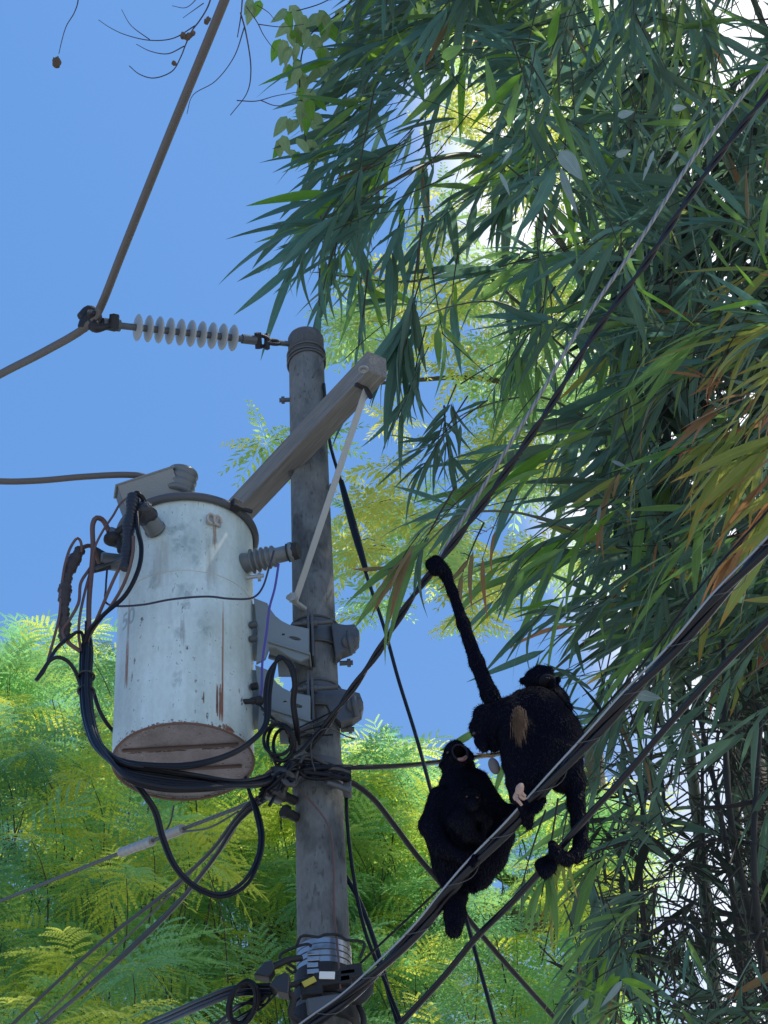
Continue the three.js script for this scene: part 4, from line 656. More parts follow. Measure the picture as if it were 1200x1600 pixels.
{ MZ = 7.3;   // adult below, head thrown back, mouth open
  const t = monkey('howler_monkey', 'black monkey clinging to thick cable with head thrown back and mouth open', 'monkey', [
    [[709, 1192, 0, 23], [711, 1180, -0.03, 20], [716, 1174, -0.075, 15.5]],
    [[708, 1168, -0.05, 9], [714, 1165, -0.08, 8]],                                                          // muzzle rim above
    [[724, 1187, -0.07, 10], [732, 1183, -0.085, 7], [728, 1174, -0.09, 6]],                                     // jaw
    [[728, 1195, -0.03, 17]], [[690, 1196, -0.02, 5]],
    [[716, 1208, 0.01, 28], [722, 1236, 0.02, 40], [724, 1268, 0.02, 53], [722, 1305, 0.02, 59], [724, 1342, 0.02, 52], [736, 1368, 0.02, 26]],
    [[744, 1225, -0.01, 26], [764, 1262, -0.02, 27], [782, 1268, -0.03, 17], [800, 1266, -0.05, 11], [812, 1268, -0.06, 8]],   // arm to the cable
    [[686, 1245, -0.06, 20], [674, 1290, -0.08, 22], [690, 1325, -0.11, 18], [724, 1340, -0.12, 11], [738, 1345, -0.12, 8]],  // near arm down to the cable
    [[752, 1345, -0.01, 34], [782, 1306, -0.05, 24], [772, 1340, -0.02, 22], [752, 1372, 0, 18], [740, 1387, -0.01, 8]],        // leg, knee up
    [[712, 1365, 0.03, 30], [711, 1400, 0.02, 21], [711, 1430, 0.0, 20], [709, 1452, -0.02, 17]],                 // tail
    ...digits(810, 1267, -0.06, [[818, 1270, -0.03, 824, 1266, 0.01], [815, 1276, -0.02, 821, 1276, 0.02], [810, 1278, -0.01, 815, 1282, 0.03], [804, 1262, -0.02, 810, 1256, 0.01]], 3.6),
    ...digits(735, 1343, -0.13, [[741, 1338, -0.03, 746, 1341, 0.0], [742, 1345, -0.03, 746, 1350, 0.01], [738, 1351, -0.03, 742, 1355, 0.01], [731, 1334, -0.02, 735, 1331, 0.0]], 3.6),
    ...digits(738, 1386, -0.03, [[732, 1390, -0.01, 729, 1386, -0.02], [738, 1392, -0.01, 737, 1389, -0.03], [744, 1391, -0.01, 746, 1387, -0.03]], 3.4),
  ], [[718, 1174, -0.125, 11], [719, 1177, -0.105, 9.5], [698, 1175, -0.055, 3.5]], 0.0058, 17000, 0.018, 72, 0.022, [[718, 1175, -0.1, 18]]);
  const tg = std(0.20, 0.10, 0.09, { roughness: 0.4 });
  part('lower_lip', sweep([W(716, 1186, MZ - 0.128), W(723, 1186.5, MZ - 0.138), W(729, 1182, MZ - 0.135)], s => 0.0055 + 0.003 * Math.sin(s * 3.1), 14, 8), tg, t).userData.label = 'pink lower gum of the open mouth';
  { const pts = []; for (let i = 0; i <= 20; i++) { const a = i / 20 * 6.283, q = W(719 + 11.5 * Math.cos(a) + 2 * Math.sin(a), 1175.5 + 12 * Math.sin(a), MZ - 0.112 - 0.012 * Math.cos(a)); pts.push(q); } part('lips', sweep(pts, 0.0042, 48, 8), phys(0.016, 0.015, 0.02, { roughness: 0.6, specularIntensity: 0.25 }), t); }
  part('mouth_lining', (() => { const p = W(718, 1176, MZ - 0.085); return new THREE.SphereGeometry(0.022, 16, 12).translate(p.x, p.y, p.z); })(), phys(0.004, 0.002, 0.002, { roughness: 0.8, specularIntensity: 0.1 }), t);
  part('nostril', [[711, 1166, -0.135], [716, 1164.5, -0.14]].map(([x, y, dz]) => { const p = W(x, y, MZ + dz); return new THREE.SphereGeometry(0.0035, 8, 6).translate(p.x, p.y, p.z); }), skinM, t);
  eyes(t, [[700, 1176, -0.085, 2.6]]);
}
{ MZ = 7.03;   // young one riding on the adult's back, its tail stretched up to the twisted cable
  const t = monkey('howler_monkey', 'young black monkey peering over the large one, tail stretched up to cable', 'monkey', [
    [[838, 1063, 0.12, 23], [845, 1060, 0.09, 22]], [[856, 1062, 0.05, 13], [860, 1066, 0.045, 9]], [[842, 1047, 0.06, 7], [858, 1048, 0.06, 7]],
    [[817, 1064, 0.12, 6]], [[872, 1062, 0.13, 5]],
    [[846, 1078, 0.14, 24], [856, 1100, 0.19, 36], [850, 1150, 0.22, 38], [830, 1185, 0.24, 26]],
    [[826, 1180, 0.24, 22], [800, 1150, 0.22, 18], [782, 1115, 0.2, 17], [765, 1085, 0.19, 16.5], [745, 1035, 0.2, 14.5], [724, 975, 0.21, 12.5], [707, 925, 0.22, 10.5], [696, 897, 0.22, 9], [688, 886, 0.2, 8.5]],
    [[690, 888, 0.2, 9], [681, 889, 0.18, 9.5], [675, 882, 0.2, 9], [681, 877, 0.27, 8], [690, 882, 0.3, 7]],
    [[828, 1092, 0.1, 12], [812, 1086, 0.06, 9]], [[872, 1092, 0.12, 13], [886, 1106, 0.08, 10]],
  ], [[844, 1054, 0.025, 3.6], [861, 1055, 0.025, 3.4], [858, 1073, 0.0, 3]], 0.0054, 11000, 0.016, 73, 0.02, [[855, 1060, 0.03, 16]]);
  eyes(t, [[844.5, 1054, 0.052, 2.6], [859, 1055, 0.048, 2.4]]);
  for (const [nm, x, y, dz, rx, ry] of [['muzzle', 855, 1064, 0.045, 13, 9]]) { const p = W(x, y, MZ + dz), m = mpp(p); part(nm, new THREE.SphereGeometry(1, 20, 14).scale(rx * m, ry * m, 0.03).rotateX(-0.4).translate(p.x, p.y, p.z), phys(0.009, 0.0088, 0.013, { roughness: 0.7, specularIntensity: 0.25 }), t); }
  part('nostril', [[854, 1060, 0.0], [858, 1060, 0.0]].map(([x, y, dz]) => { const p = W(x, y, MZ + dz); return new THREE.SphereGeometry(0.004, 8, 6).translate(p.x, p.y, p.z); }), skinM, t);
}
{ MZ = 7.3;   // infant held against the lower adult
  const t = monkey('howler_monkey', 'infant black monkey clinging to the belly of the open mouthed one', 'monkey', [
    [[736, 1246, -0.20, 19], [737, 1250, -0.22, 17]], [[738, 1256, -0.26, 10]], [[729, 1240, -0.25, 5], [745, 1241, -0.25, 5]], [[717, 1245, -0.19, 4.5]], [[756, 1246, -0.19, 4.5]],
    [[730, 1262, -0.18, 20], [724, 1280, -0.18, 22], [730, 1302, -0.16, 18]],
    [[718, 1268, -0.2, 11], [708, 1282, -0.2, 9], [716, 1294, -0.19, 8]], [[748, 1272, -0.19, 10], [760, 1284, -0.16, 8], [756, 1296, -0.14, 7]],
    [[738, 1305, -0.15, 13], [752, 1312, -0.13, 9]],
  ], [[730, 1245, -0.275, 3.2], [745, 1246, -0.275, 3.2]], 0.0052, 6000, 0.014, 74, 0.016, [[737, 1250, -0.25, 13]]);
  eyes(t, [[730, 1245, -0.252, 2.3], [745, 1246, -0.252, 2.3]]);
}

// ------------------------------------------------------------------ leaves
// one long blade: runs from 0 to 1 along x, folded along the midrib, drooping towards -y
function bladeGeo(width, droop, fold, curl, n = 7) {
  const P = [], U = [], I = [];
  for (let i = 0; i <= n; i++) {
    const t = i / n, w = width * Math.pow(Math.sin(Math.PI * Math.pow(t, 0.62) * 0.985 + 0.02), 0.9) * (t > 0.93 ? 0.6 : 1), y = -droop * t * t, z = curl * t * t;
    P.push(t, y + fold * w, z - w, t, y, z, t, y + fold * w, z + w); U.push(t, 0, t, 0.5, t, 1);
    if (i < n) { const k = i * 3; I.push(k, k + 1, k + 3, k + 1, k + 4, k + 3, k + 1, k + 2, k + 4, k + 2, k + 5, k + 4); }
  }
  const g = new THREE.BufferGeometry(); g.setAttribute('position', new THREE.Float32BufferAttribute(P, 3)); g.setAttribute('uv', new THREE.Float32BufferAttribute(U, 2)); g.setIndex(I); g.computeVertexNormals();
  return g;
}
const veins = tip => noiseTex(256, 64, (u, v) => {
  const s = 0.82 + 0.18 * Math.sin(v * 62) * 0.7 + 0.2 * (fbm(u * 5, v * 5, 3, 3) - 0.5), mid = Math.abs(v - 0.5) < 0.035 ? 1.2 : 1, n = fbm(u * 8, v * 4, 9, 4);
  const d = tip ? sstep(0.62, 1.0, u + (n - 0.5) * 0.6 + 0.25 * Math.abs(v - 0.5)) : sstep(0.93, 1.0, u + (n - 0.5) * 0.12);
  return [mix(0.72 * s * mid, 0.9, d), mix(0.72 * s * mid, 0.46, d), mix(0.70 * s * mid, 0.40, d)];
});
const leafMat = (map, o = {}) => new THREE.MeshPhysicalMaterial({ map, roughness: 0.97, specularIntensity: 0.3, clearcoat: 0.5, clearcoatRoughness: 0.42, transmission: 0.6, thickness: 0, side: THREE.DoubleSide, ...o });
const veinMap = veins(false), tipMap = veins(true);
const leafGeos = [bladeGeo(0.054, 0.10, 0.28, 0.03), bladeGeo(0.048, 0.30, 0.22, -0.06), bladeGeo(0.062, 0.02, 0.34, 0.08), bladeGeo(0.044, 0.5, 0.2, 0.0), bladeGeo(0.10, 0.12, 0.2, 0.04), bladeGeo(0.24, 0.10, 0.16, 0.03)];
const tones = { vine: [0.34, 0.46, 0.22], shade: [0.018, 0.034, 0.026], deep: [0.105, 0.210, 0.145], teal: [0.125, 0.270, 0.215], mid: [0.20, 0.38, 0.11], fresh: [0.20, 0.42, 0.05], yellow: [0.33, 0.39, 0.09], orange: [0.36, 0.20, 0.09], dry: [0.30, 0.22, 0.11], pale: [0.24, 0.35, 0.38] };  // pale carries the sky reflection in its colour
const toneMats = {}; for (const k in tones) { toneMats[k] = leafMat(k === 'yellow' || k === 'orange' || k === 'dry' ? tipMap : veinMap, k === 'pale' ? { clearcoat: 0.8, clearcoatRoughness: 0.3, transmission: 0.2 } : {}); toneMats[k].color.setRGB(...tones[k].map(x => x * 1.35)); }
const instMat = leafMat(veinMap), instTip = leafMat(tipMap);

class Plant {                  // gathers leaves; the nearest ones become parts, the rest one mass
  constructor(seed) { this.leaves = []; this.twigs = []; this.rn = rng(seed); }
  leaf(at, dir, len, tone, geo, normal) {
    const X = dir.clone().normalize(), N = (normal ?? V(0, 1, 0)).clone().add(V(this.rn() - 0.5, this.rn() - 0.5, this.rn() - 0.5).multiplyScalar(1.3)); let Y = N.addScaledVector(X, -N.dot(X)); if (Y.lengthSq() < 1e-3) Y = V(X.y, X.z, X.x).addScaledVector(X, -(X.y * X.x + X.z * X.y + X.x * X.z)); Y.normalize();
    const m = new THREE.Matrix4().makeBasis(X.clone().multiplyScalar(len), Y.multiplyScalar(len), X.clone().cross(Y.clone().normalize()).multiplyScalar(len)).setPosition(at);
    this.leaves.push({ m, tone, geo: geo ?? Math.floor(this.rn() * 4), at: at.clone().addScaledVector(X, len * 0.5), len });
  }
  // a twig end with n blades in a fan; ang is the direction it hangs in the picture plane (0 right, 90 up), depth turns it to or from us
  spray(at, ang, n, lenPx, spread, tone, geo, twig = 1) {
    const rn = this.rn, s = mpp(at), dirOf = (a, d) => camRight.clone().multiplyScalar(Math.cos(a)).addScaledVector(camUp, Math.sin(a)).addScaledVector(camFwd, d).normalize();
    const a0 = ang * Math.PI / 180, main = dirOf(a0, (rn() - 0.5) * 0.5), L = lenPx * s;
    if (twig) this.twigs.push([at.clone().addScaledVector(main, -L * (0.5 + rn() * 0.8) * twig).add(V(0, L * 0.1, 0)), at.clone().addScaledVector(main, L * 0.18), 0.0028 + rn() * 0.003]);
    for (let i = 0; i < n; i++) {
      const k = n > 1 ? i / (n - 1) - 0.5 : 0, a = a0 + (k * spread + (rn() - 0.5) * spread * 0.35) * Math.PI / 180, base = at.clone().addScaledVector(main, L * (0.24 - 0.8 * rn()));
      const tn = typeof tone === 'function' ? tone(rn) : tone;
      this.leaf(base, dirOf(a, (rn() - 0.5) * 0.9), L * (0.42 + 0.7 * rn()), tn, geo);
    }
  }
  build(t, most = 290) {
    const rn = this.rn, vis = [];
    for (const l of this.leaves) { const [x, y, d] = toPx(l.at); l.inside = x > -30 && x < 1230 && y > -30 && y < 1630; l.big = l.inside ? l.len / d : 0; l.d = d; }
    const order = [...this.leaves].sort((a, b) => (b.inside - a.inside) || (a.d - 2.5 * a.len) - (b.d - 2.5 * b.len));
    for (const l of order.slice(0, most)) { const m = new THREE.Mesh(leafGeos[l.geo], toneMats[l.tone]); m.name = 'leaf'; m.applyMatrix4(l.m); m.castShadow = m.receiveShadow = true; t.add(m); }
    const rest = order.slice(most), sets = {};
    for (const l of rest) (sets[(['yellow', 'orange', 'dry'].includes(l.tone) ? 'tip' : 'plain') + l.geo] ??= []).push(l);
    for (const k in sets) {
      const im = new THREE.InstancedMesh(leafGeos[+k.slice(-1)], k.startsWith('tip') ? instTip : instMat, sets[k].length), c = new THREE.Color();
      sets[k].forEach((l, i) => { im.setMatrixAt(i, l.m); const v = 0.75 + 0.5 * rn(), y = rn() * 0.3; c.setRGB(tones[l.tone][0] * 1.35 * v * (1 + y), tones[l.tone][1] * 1.35 * v, tones[l.tone][2] * 1.35 * v); im.setColorAt(i, c); });
      im.name = 'foliage'; im.userData.kind = 'stuff'; im.castShadow = im.receiveShadow = true; t.add(im);
    }
    if (this.twigs.length) { const m = part('twigs', this.twigs.map(([a, b, r]) => sweep([a, a.clone().lerp(b, 0.55).add(V((rn() - .5) * 0.02, 0.015, (rn() - .5) * 0.02)), b], s => r * (1 - 0.5 * s), 3, 4, false)), twigM, t); m.userData.kind = 'stuff'; }
  }
}
const twigM = std(0.028, 0.026, 0.020, { roughness: 0.8 }), culmM = std(0.075, 0.085, 0.045, { roughness: 0.55 }), barkM = std(0.10, 0.085, 0.065, { roughness: 0.95, bumpMap: bumpFine, bumpScale: 0.01 });
function culm(pts, r0, r1, parent, mat = culmM) {     // jointed cane
  const P = pts.map(q => q.isVector3 ? q : W(...q)), L = new THREE.CatmullRomCurve3(P).getLength(), nodes = Math.max(2, Math.round(L / 0.32));
  return part('culm', sweep(P, s => mix(r0, r1, s) * (1 + 0.22 * Math.exp(-(((s * nodes) % 1 - 0.5) ** 2) * 900)), nodes * 8, 9), mat, parent);
}
const pick = (list) => rn => { let r = rn(), k = 0; for (; k < list.length - 1; k++) { if (r < list[k][1]) break; r -= list[k][1]; } return list[k][0]; };
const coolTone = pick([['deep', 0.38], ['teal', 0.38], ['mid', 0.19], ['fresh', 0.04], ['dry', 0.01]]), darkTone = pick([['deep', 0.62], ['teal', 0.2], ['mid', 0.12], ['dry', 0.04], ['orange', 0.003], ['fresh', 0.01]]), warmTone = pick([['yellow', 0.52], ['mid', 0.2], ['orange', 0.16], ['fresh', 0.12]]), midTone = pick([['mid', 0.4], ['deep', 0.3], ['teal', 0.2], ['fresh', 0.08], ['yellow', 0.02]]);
// left edge of the bamboo in the picture, by height
const edgeX = y => { const T = [[-600, 560], [0, 545], [120, 505], [200, 500], [300, 455], [400, 440], [470, 470], [520, 560], [640, 620], [720, 640], [800, 680], [880, 740], [1000, 775], [1060, 800], [1120, 900], [1250, 925], [1330, 900], [1400, 850], [1460, 800], [1600, 850], [1800, 860]]; let i = 0; while (i < T.length - 2 && y > T[i + 1][0]) i++; return mix(T[i][1], T[i + 1][1], Math.min(1, Math.max(0, (y - T[i][0]) / (T[i + 1][0] - T[i][0])))); };
const gaps = [[560, 215, 40], [615, 250, 36], [690, 190, 34], [735, 235, 34], [690, 290, 30], [640, 470, 50], [600, 470, 50], [735, 330, 30], [700, 420, 40], [840, 215, 26], [1160, 70, 50], [1120, 150, 30], [780, 420, 30]];
function fill(p, n, x0, x1, y0, y1, z0, z1, ang, dAng, len, tone, thin = () => 1, per = [5, 9]) {
  const rn = p.rn;
  for (let i = 0; i < n; i++) {
    const y = mix(y0, y1, rn()), e = Math.max(x0, edgeX(y) + 55), x = mix(e, x1, rn()); if (x1 <= e || rn() > thin(x, y)) continue;
    const z = mix(z0, z1, rn()), at = W(x, y, z), cx = x + Math.cos(ang * Math.PI / 180) * len * 0.5, cy = y - Math.sin(ang * Math.PI / 180) * len * 0.5;
    if (gaps.some(([gx, gy, gr]) => Math.hypot(cx - gx, cy - gy) < gr * 1.35) && rn() < 0.9) continue;
    p.spray(at, ang + (fbm(x / 130, y / 130, z, 2) - 0.5) * dAng * 2 + (rn() - 0.5) * dAng * 0.45, per[0] + Math.floor(rn() * (per[1] - per[0])), len * (0.7 + 0.6 * rn()), 35 + rn() * 60, tone);
  }
}
const clump = (x, y, s) => sstep(0.36, 0.58, fbm(x / s, y / s, 7, 3));

{ // bamboo over the upper middle of the picture
  const t = thing('bamboo', 'bluish green bamboo overhanging upper middle, drooping toward the pole top', 'bamboo'), p = new Plant(101);
  culm([[1150, 1900, 11.5], [1050, 1000, 11], [900, 420, 10.2], [760, 250, 9.6], [600, 290, 9.1], [520, 360, 8.8]], 0.045, 0.008, t);
  culm([[1200, 1900, 11.8], [1080, 700, 11.3], [900, 120, 10.6], [700, 40, 9.9], [560, 120, 9.3]], 0.045, 0.008, t);
  culm([[860, 520, 10], [740, 420, 9.6], [640, 440, 9.3], [520, 430, 9]], 0.012, 0.005, t);
  for (const [x, y, a, n] of [[575, 20, 205, 9], [545, 50, 215, 8], [520, 85, 200, 8], [560, 95, 210, 9], [530, 130, 220, 8], [515, 170, 205, 7], [545, 175, 215, 8], [500, 210, 215, 7], [600, 50, 200, 9], [560, -20, 215, 9], [520, 10, 225, 7], [535, 265, 205, 8], [500, 300, 205, 7], [520, 345, 200, 8], [490, 360, 215, 8]]) p.spray(W(x + 30, y, 8.7 + p.rn() * 0.6), a, n, 135, 60, coolTone);
  const H = [[505, 352, 8.7, 188, 6, 150, 40], [478, 392, 8.5, 228, 8, 150, 50], [520, 300, 8.7, 205, 7, 150, 45], [480, 385, 8.6, 205, 6, 110, 50], [470, 405, 8.5, 238, 8, 100, 60], [540, 230, 8.9, 205, 8, 120, 55], [515, 262, 8.9, 212, 5, 100, 50], [520, 430, 8.8, 262, 7, 95, 50], [560, 440, 9, 270, 7, 110, 50], [575, 330, 9, 215, 8, 120, 70], [560, 180, 9, 190, 8, 130, 60], [600, 80, 9.2, 200, 9, 140, 60], [590, 130, 9.2, 210, 9, 130, 60], [640, 20, 9.4, 205, 9, 140, 60], [610, 400, 9, 250, 8, 120, 60], [640, 300, 9.1, 230, 9, 130, 70], [540, 385, 8.8, 225, 8, 120, 60], [600, 250, 9.1, 225, 9, 120, 70], [505, 460, 8.75, 255, 5, 90, 40], [650, 420, 9.2, 262, 7, 120, 50], [690, 350, 9.3, 250, 8, 120, 60]];
  for (const [x, y, z, a, n, l, s] of H) p.spray(W(x, y, z), a, n, l, s, coolTone);
  fill(p, 215, 480, 860, -120, 470, 8.2, 11, 225, 110, 120, coolTone, (x, y) => 0.12 + 0.88 * sstep(0.34, 0.5, fbm(x / 70, y / 70, 7, 3)) * (y > 380 ? sstep(560, 760, x) * 0.7 + 0.2 : 1));
  fill(p, 160, 500, 1000, -700, -80, 8.5, 11, 230, 140, 140, coolTone);
  p.build(t);
}
{ // high right mass
  const t = thing('bamboo', 'dense dark bamboo filling the upper right corner behind the twisted cables', 'bamboo'), p = new Plant(102), rn = p.rn;
  culm([[1250, 1900, 12], [1180, 900, 11.6], [1080, 300, 11], [960, -60, 10.4]], 0.05, 0.02, t);
  culm([[1350, 1900, 11], [1330, 700, 10.6], [1230, 150, 10.2], [1130, -120, 9.8]], 0.05, 0.02, t);
  for (const [a, b] of [[[1200, 95, 9.2], [1085, 190, 9.1]], [[1085, 190, 9.1], [960, 250, 9.0]], [[1200, 30, 9.3], [1060, 40, 9.2]], [[1010, -20, 9.1], [1000, 230, 9.1]]]) p.twigs.push([W(...a), W(...b), 0.008]);
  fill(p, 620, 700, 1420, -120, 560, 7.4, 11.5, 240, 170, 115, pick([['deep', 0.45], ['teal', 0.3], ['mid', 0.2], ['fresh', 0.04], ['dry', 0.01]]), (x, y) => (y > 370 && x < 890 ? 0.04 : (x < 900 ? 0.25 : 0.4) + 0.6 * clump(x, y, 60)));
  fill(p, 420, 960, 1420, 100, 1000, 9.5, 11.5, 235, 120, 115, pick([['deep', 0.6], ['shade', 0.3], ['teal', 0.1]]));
  fill(p, 420, 760, 2100, -1500, -60, 6.2, 10.5, 240, 140, 140, darkTone);  // added overhead out of view, to keep sun off tank, pole and monkeys
  // leaves that stand out: pale undersides with sky sheen put into their colour, fresh blades, a fan before the mass
  const H = [[1010, 370, 8.6, 200, 9, 150, 150, 'deep'], [900, 400, 8.6, 205, 9, 170, 60, 'mid'], [1020, 330, 8.6, 150, 4, 130, 40, 'deep'], [860, 400, 8.7, 170, 6, 130, 60, 'teal'], [800, 190, 8.6, 100, 3, 90, 40, 'mid'], [970, 480, 8.6, 215, 7, 150, 50, 'deep'], [1100, 90, 8.6, 190, 7, 130, 80, 'mid'], [1050, 170, 8.6, 255, 5, 120, 60, 'mid'], [930, 110, 8.7, 220, 6, 120, 60, 'teal']];
  for (const [x, y, z, a, n, l, s, tn] of H) p.spray(W(x, y, z), a, n, l, s, tn);
  const one = (x, y, a, l, tn, g = 4, dz = 0) => { const at = W(x, y, 7.25), r = a * Math.PI / 180; p.leaf(at, camRight.clone().multiplyScalar(Math.cos(r)).addScaledVector(camUp, Math.sin(r)).addScaledVector(camFwd, dz), l * mpp(at), tn, g, camFwd.clone().negate()); };
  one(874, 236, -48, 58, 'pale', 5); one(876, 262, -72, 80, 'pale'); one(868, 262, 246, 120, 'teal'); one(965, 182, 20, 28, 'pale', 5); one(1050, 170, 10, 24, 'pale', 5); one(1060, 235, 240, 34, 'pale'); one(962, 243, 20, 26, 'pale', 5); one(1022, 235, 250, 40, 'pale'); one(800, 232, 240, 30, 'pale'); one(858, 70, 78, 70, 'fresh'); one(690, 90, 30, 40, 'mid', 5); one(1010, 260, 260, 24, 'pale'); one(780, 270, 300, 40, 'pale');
  one(858, 75, 75, 64, 'fresh'); one(772, 160, 100, 76, 'mid'); one(795, 200, 80, 80, 'mid'); one(925, -10, 285, 60, 'fresh'); one(1190, 470, 190, 90, 'fresh', 0); one(1180, 450, 130, 50, 'fresh', 0);
  p.build(t);
}
{ // right-hand middle: yellowing bamboo
  const t = thing('bamboo', 'yellowing bamboo with orange leaf tips at right edge, middle height', 'bamboo'), p = new Plant(103);
  culm([[1330, 1900, 9.6], [1320, 1000, 9.2], [1270, 640, 8.7], [1180, 560, 8.2]], 0.04, 0.008, t);
  culm([[1290, 700, 8.8], [1200, 690, 8.3], [1100, 740, 8]], 0.014, 0.005, t);
  fill(p, 640, 780, 1500, 500, 1060, 8.2, 11, 222, 90, 130, pick([['deep', 0.52], ['teal', 0.2], ['mid', 0.2], ['yellow', 0.06], ['orange', 0.006]]), (x, y) => x < 930 ? 0.3 * clump(x, y, 60) * sstep(780, 920, x) : 0.45 + 0.45 * clump(x, y, 70));
  const H = [[1190, 520, 7.7, 202, 9, 170, 35, 'yellow'], [1130, 640, 7.6, 205, 6, 130, 40, 'orange'], [1190, 590, 7.5, 212, 8, 160, 35, 'yellow'], [1215, 690, 7.4, 218, 8, 180, 40, 'yellow'], [1150, 700, 7.5, 228, 7, 150, 40, 'yellow'], [1210, 840, 7.4, 225, 8, 160, 40, 'yellow'], [1200, 745, 7.4, 235, 6, 130, 40, 'orange'], [1150, 545, 7.8, 212, 6, 120, 45, 'yellow'], [1200, 600, 7.6, 218, 7, 140, 40, 'yellow'], [1110, 592, 7.8, 170, 3, 70, 50, 'orange'], [1120, 580, 7.8, 240, 4, 90, 50, 'orange'], [1190, 700, 7.6, 222, 9, 170, 35, 'yellow'], [1120, 690, 7.8, 222, 8, 140, 40, 'yellow'], [1080, 700, 7.9, 208, 6, 120, 40, 'mid'], [1215, 780, 7.5, 232, 8, 170, 35, 'yellow'], [1150, 760, 7.7, 238, 7, 130, 45, 'yellow'], [1210, 640, 7.5, 225, 5, 110, 40, 'orange'], [1215, 770, 7.5, 235, 5, 110, 40, 'orange'], [1100, 830, 7.9, 220, 7, 160, 40, 'mid'], [1075, 690, 7.8, 214, 1, 110, 10, 'fresh'], [1160, 440, 7.9, 205, 6, 140, 40, 'yellow'], [960, 800, 8.2, 215, 2, 130, 12, 'fresh'], [1060, 860, 8, 230, 6, 150, 50, 'mid'], [1000, 740, 8.1, 235, 5, 120, 50, 'deep'], [950, 770, 8.2, 240, 5, 110, 40, 'dry'], [1050, 560, 8, 215, 6, 150, 40, 'mid'], [960, 620, 8.3, 205, 6, 150, 40, 'mid'], [1160, 850, 7.8, 235, 6, 120, 40, 'orange']];
  for (const [x, y, z, a, n, l, s, tn] of H) p.spray(W(x, y, z), a, n, l, s, tn);
  for (const [x, y, z, a, n, l, s] of [[800, 870, 7.9, 212, 9, 140, 60], [830, 900, 8.2, 220, 8, 140, 60], [880, 850, 8.3, 215, 8, 150, 50], [790, 920, 8, 225, 7, 110, 55], [850, 960, 8.2, 222, 8, 130, 60], [860, 1010, 8.4, 215, 6, 120, 60], [800, 760, 8.4, 205, 7, 140, 60], [870, 700, 8.4, 205, 7, 150, 60]]) p.spray(W(x, y, z), a, n, l, s, midTone);
  p.build(t);
}
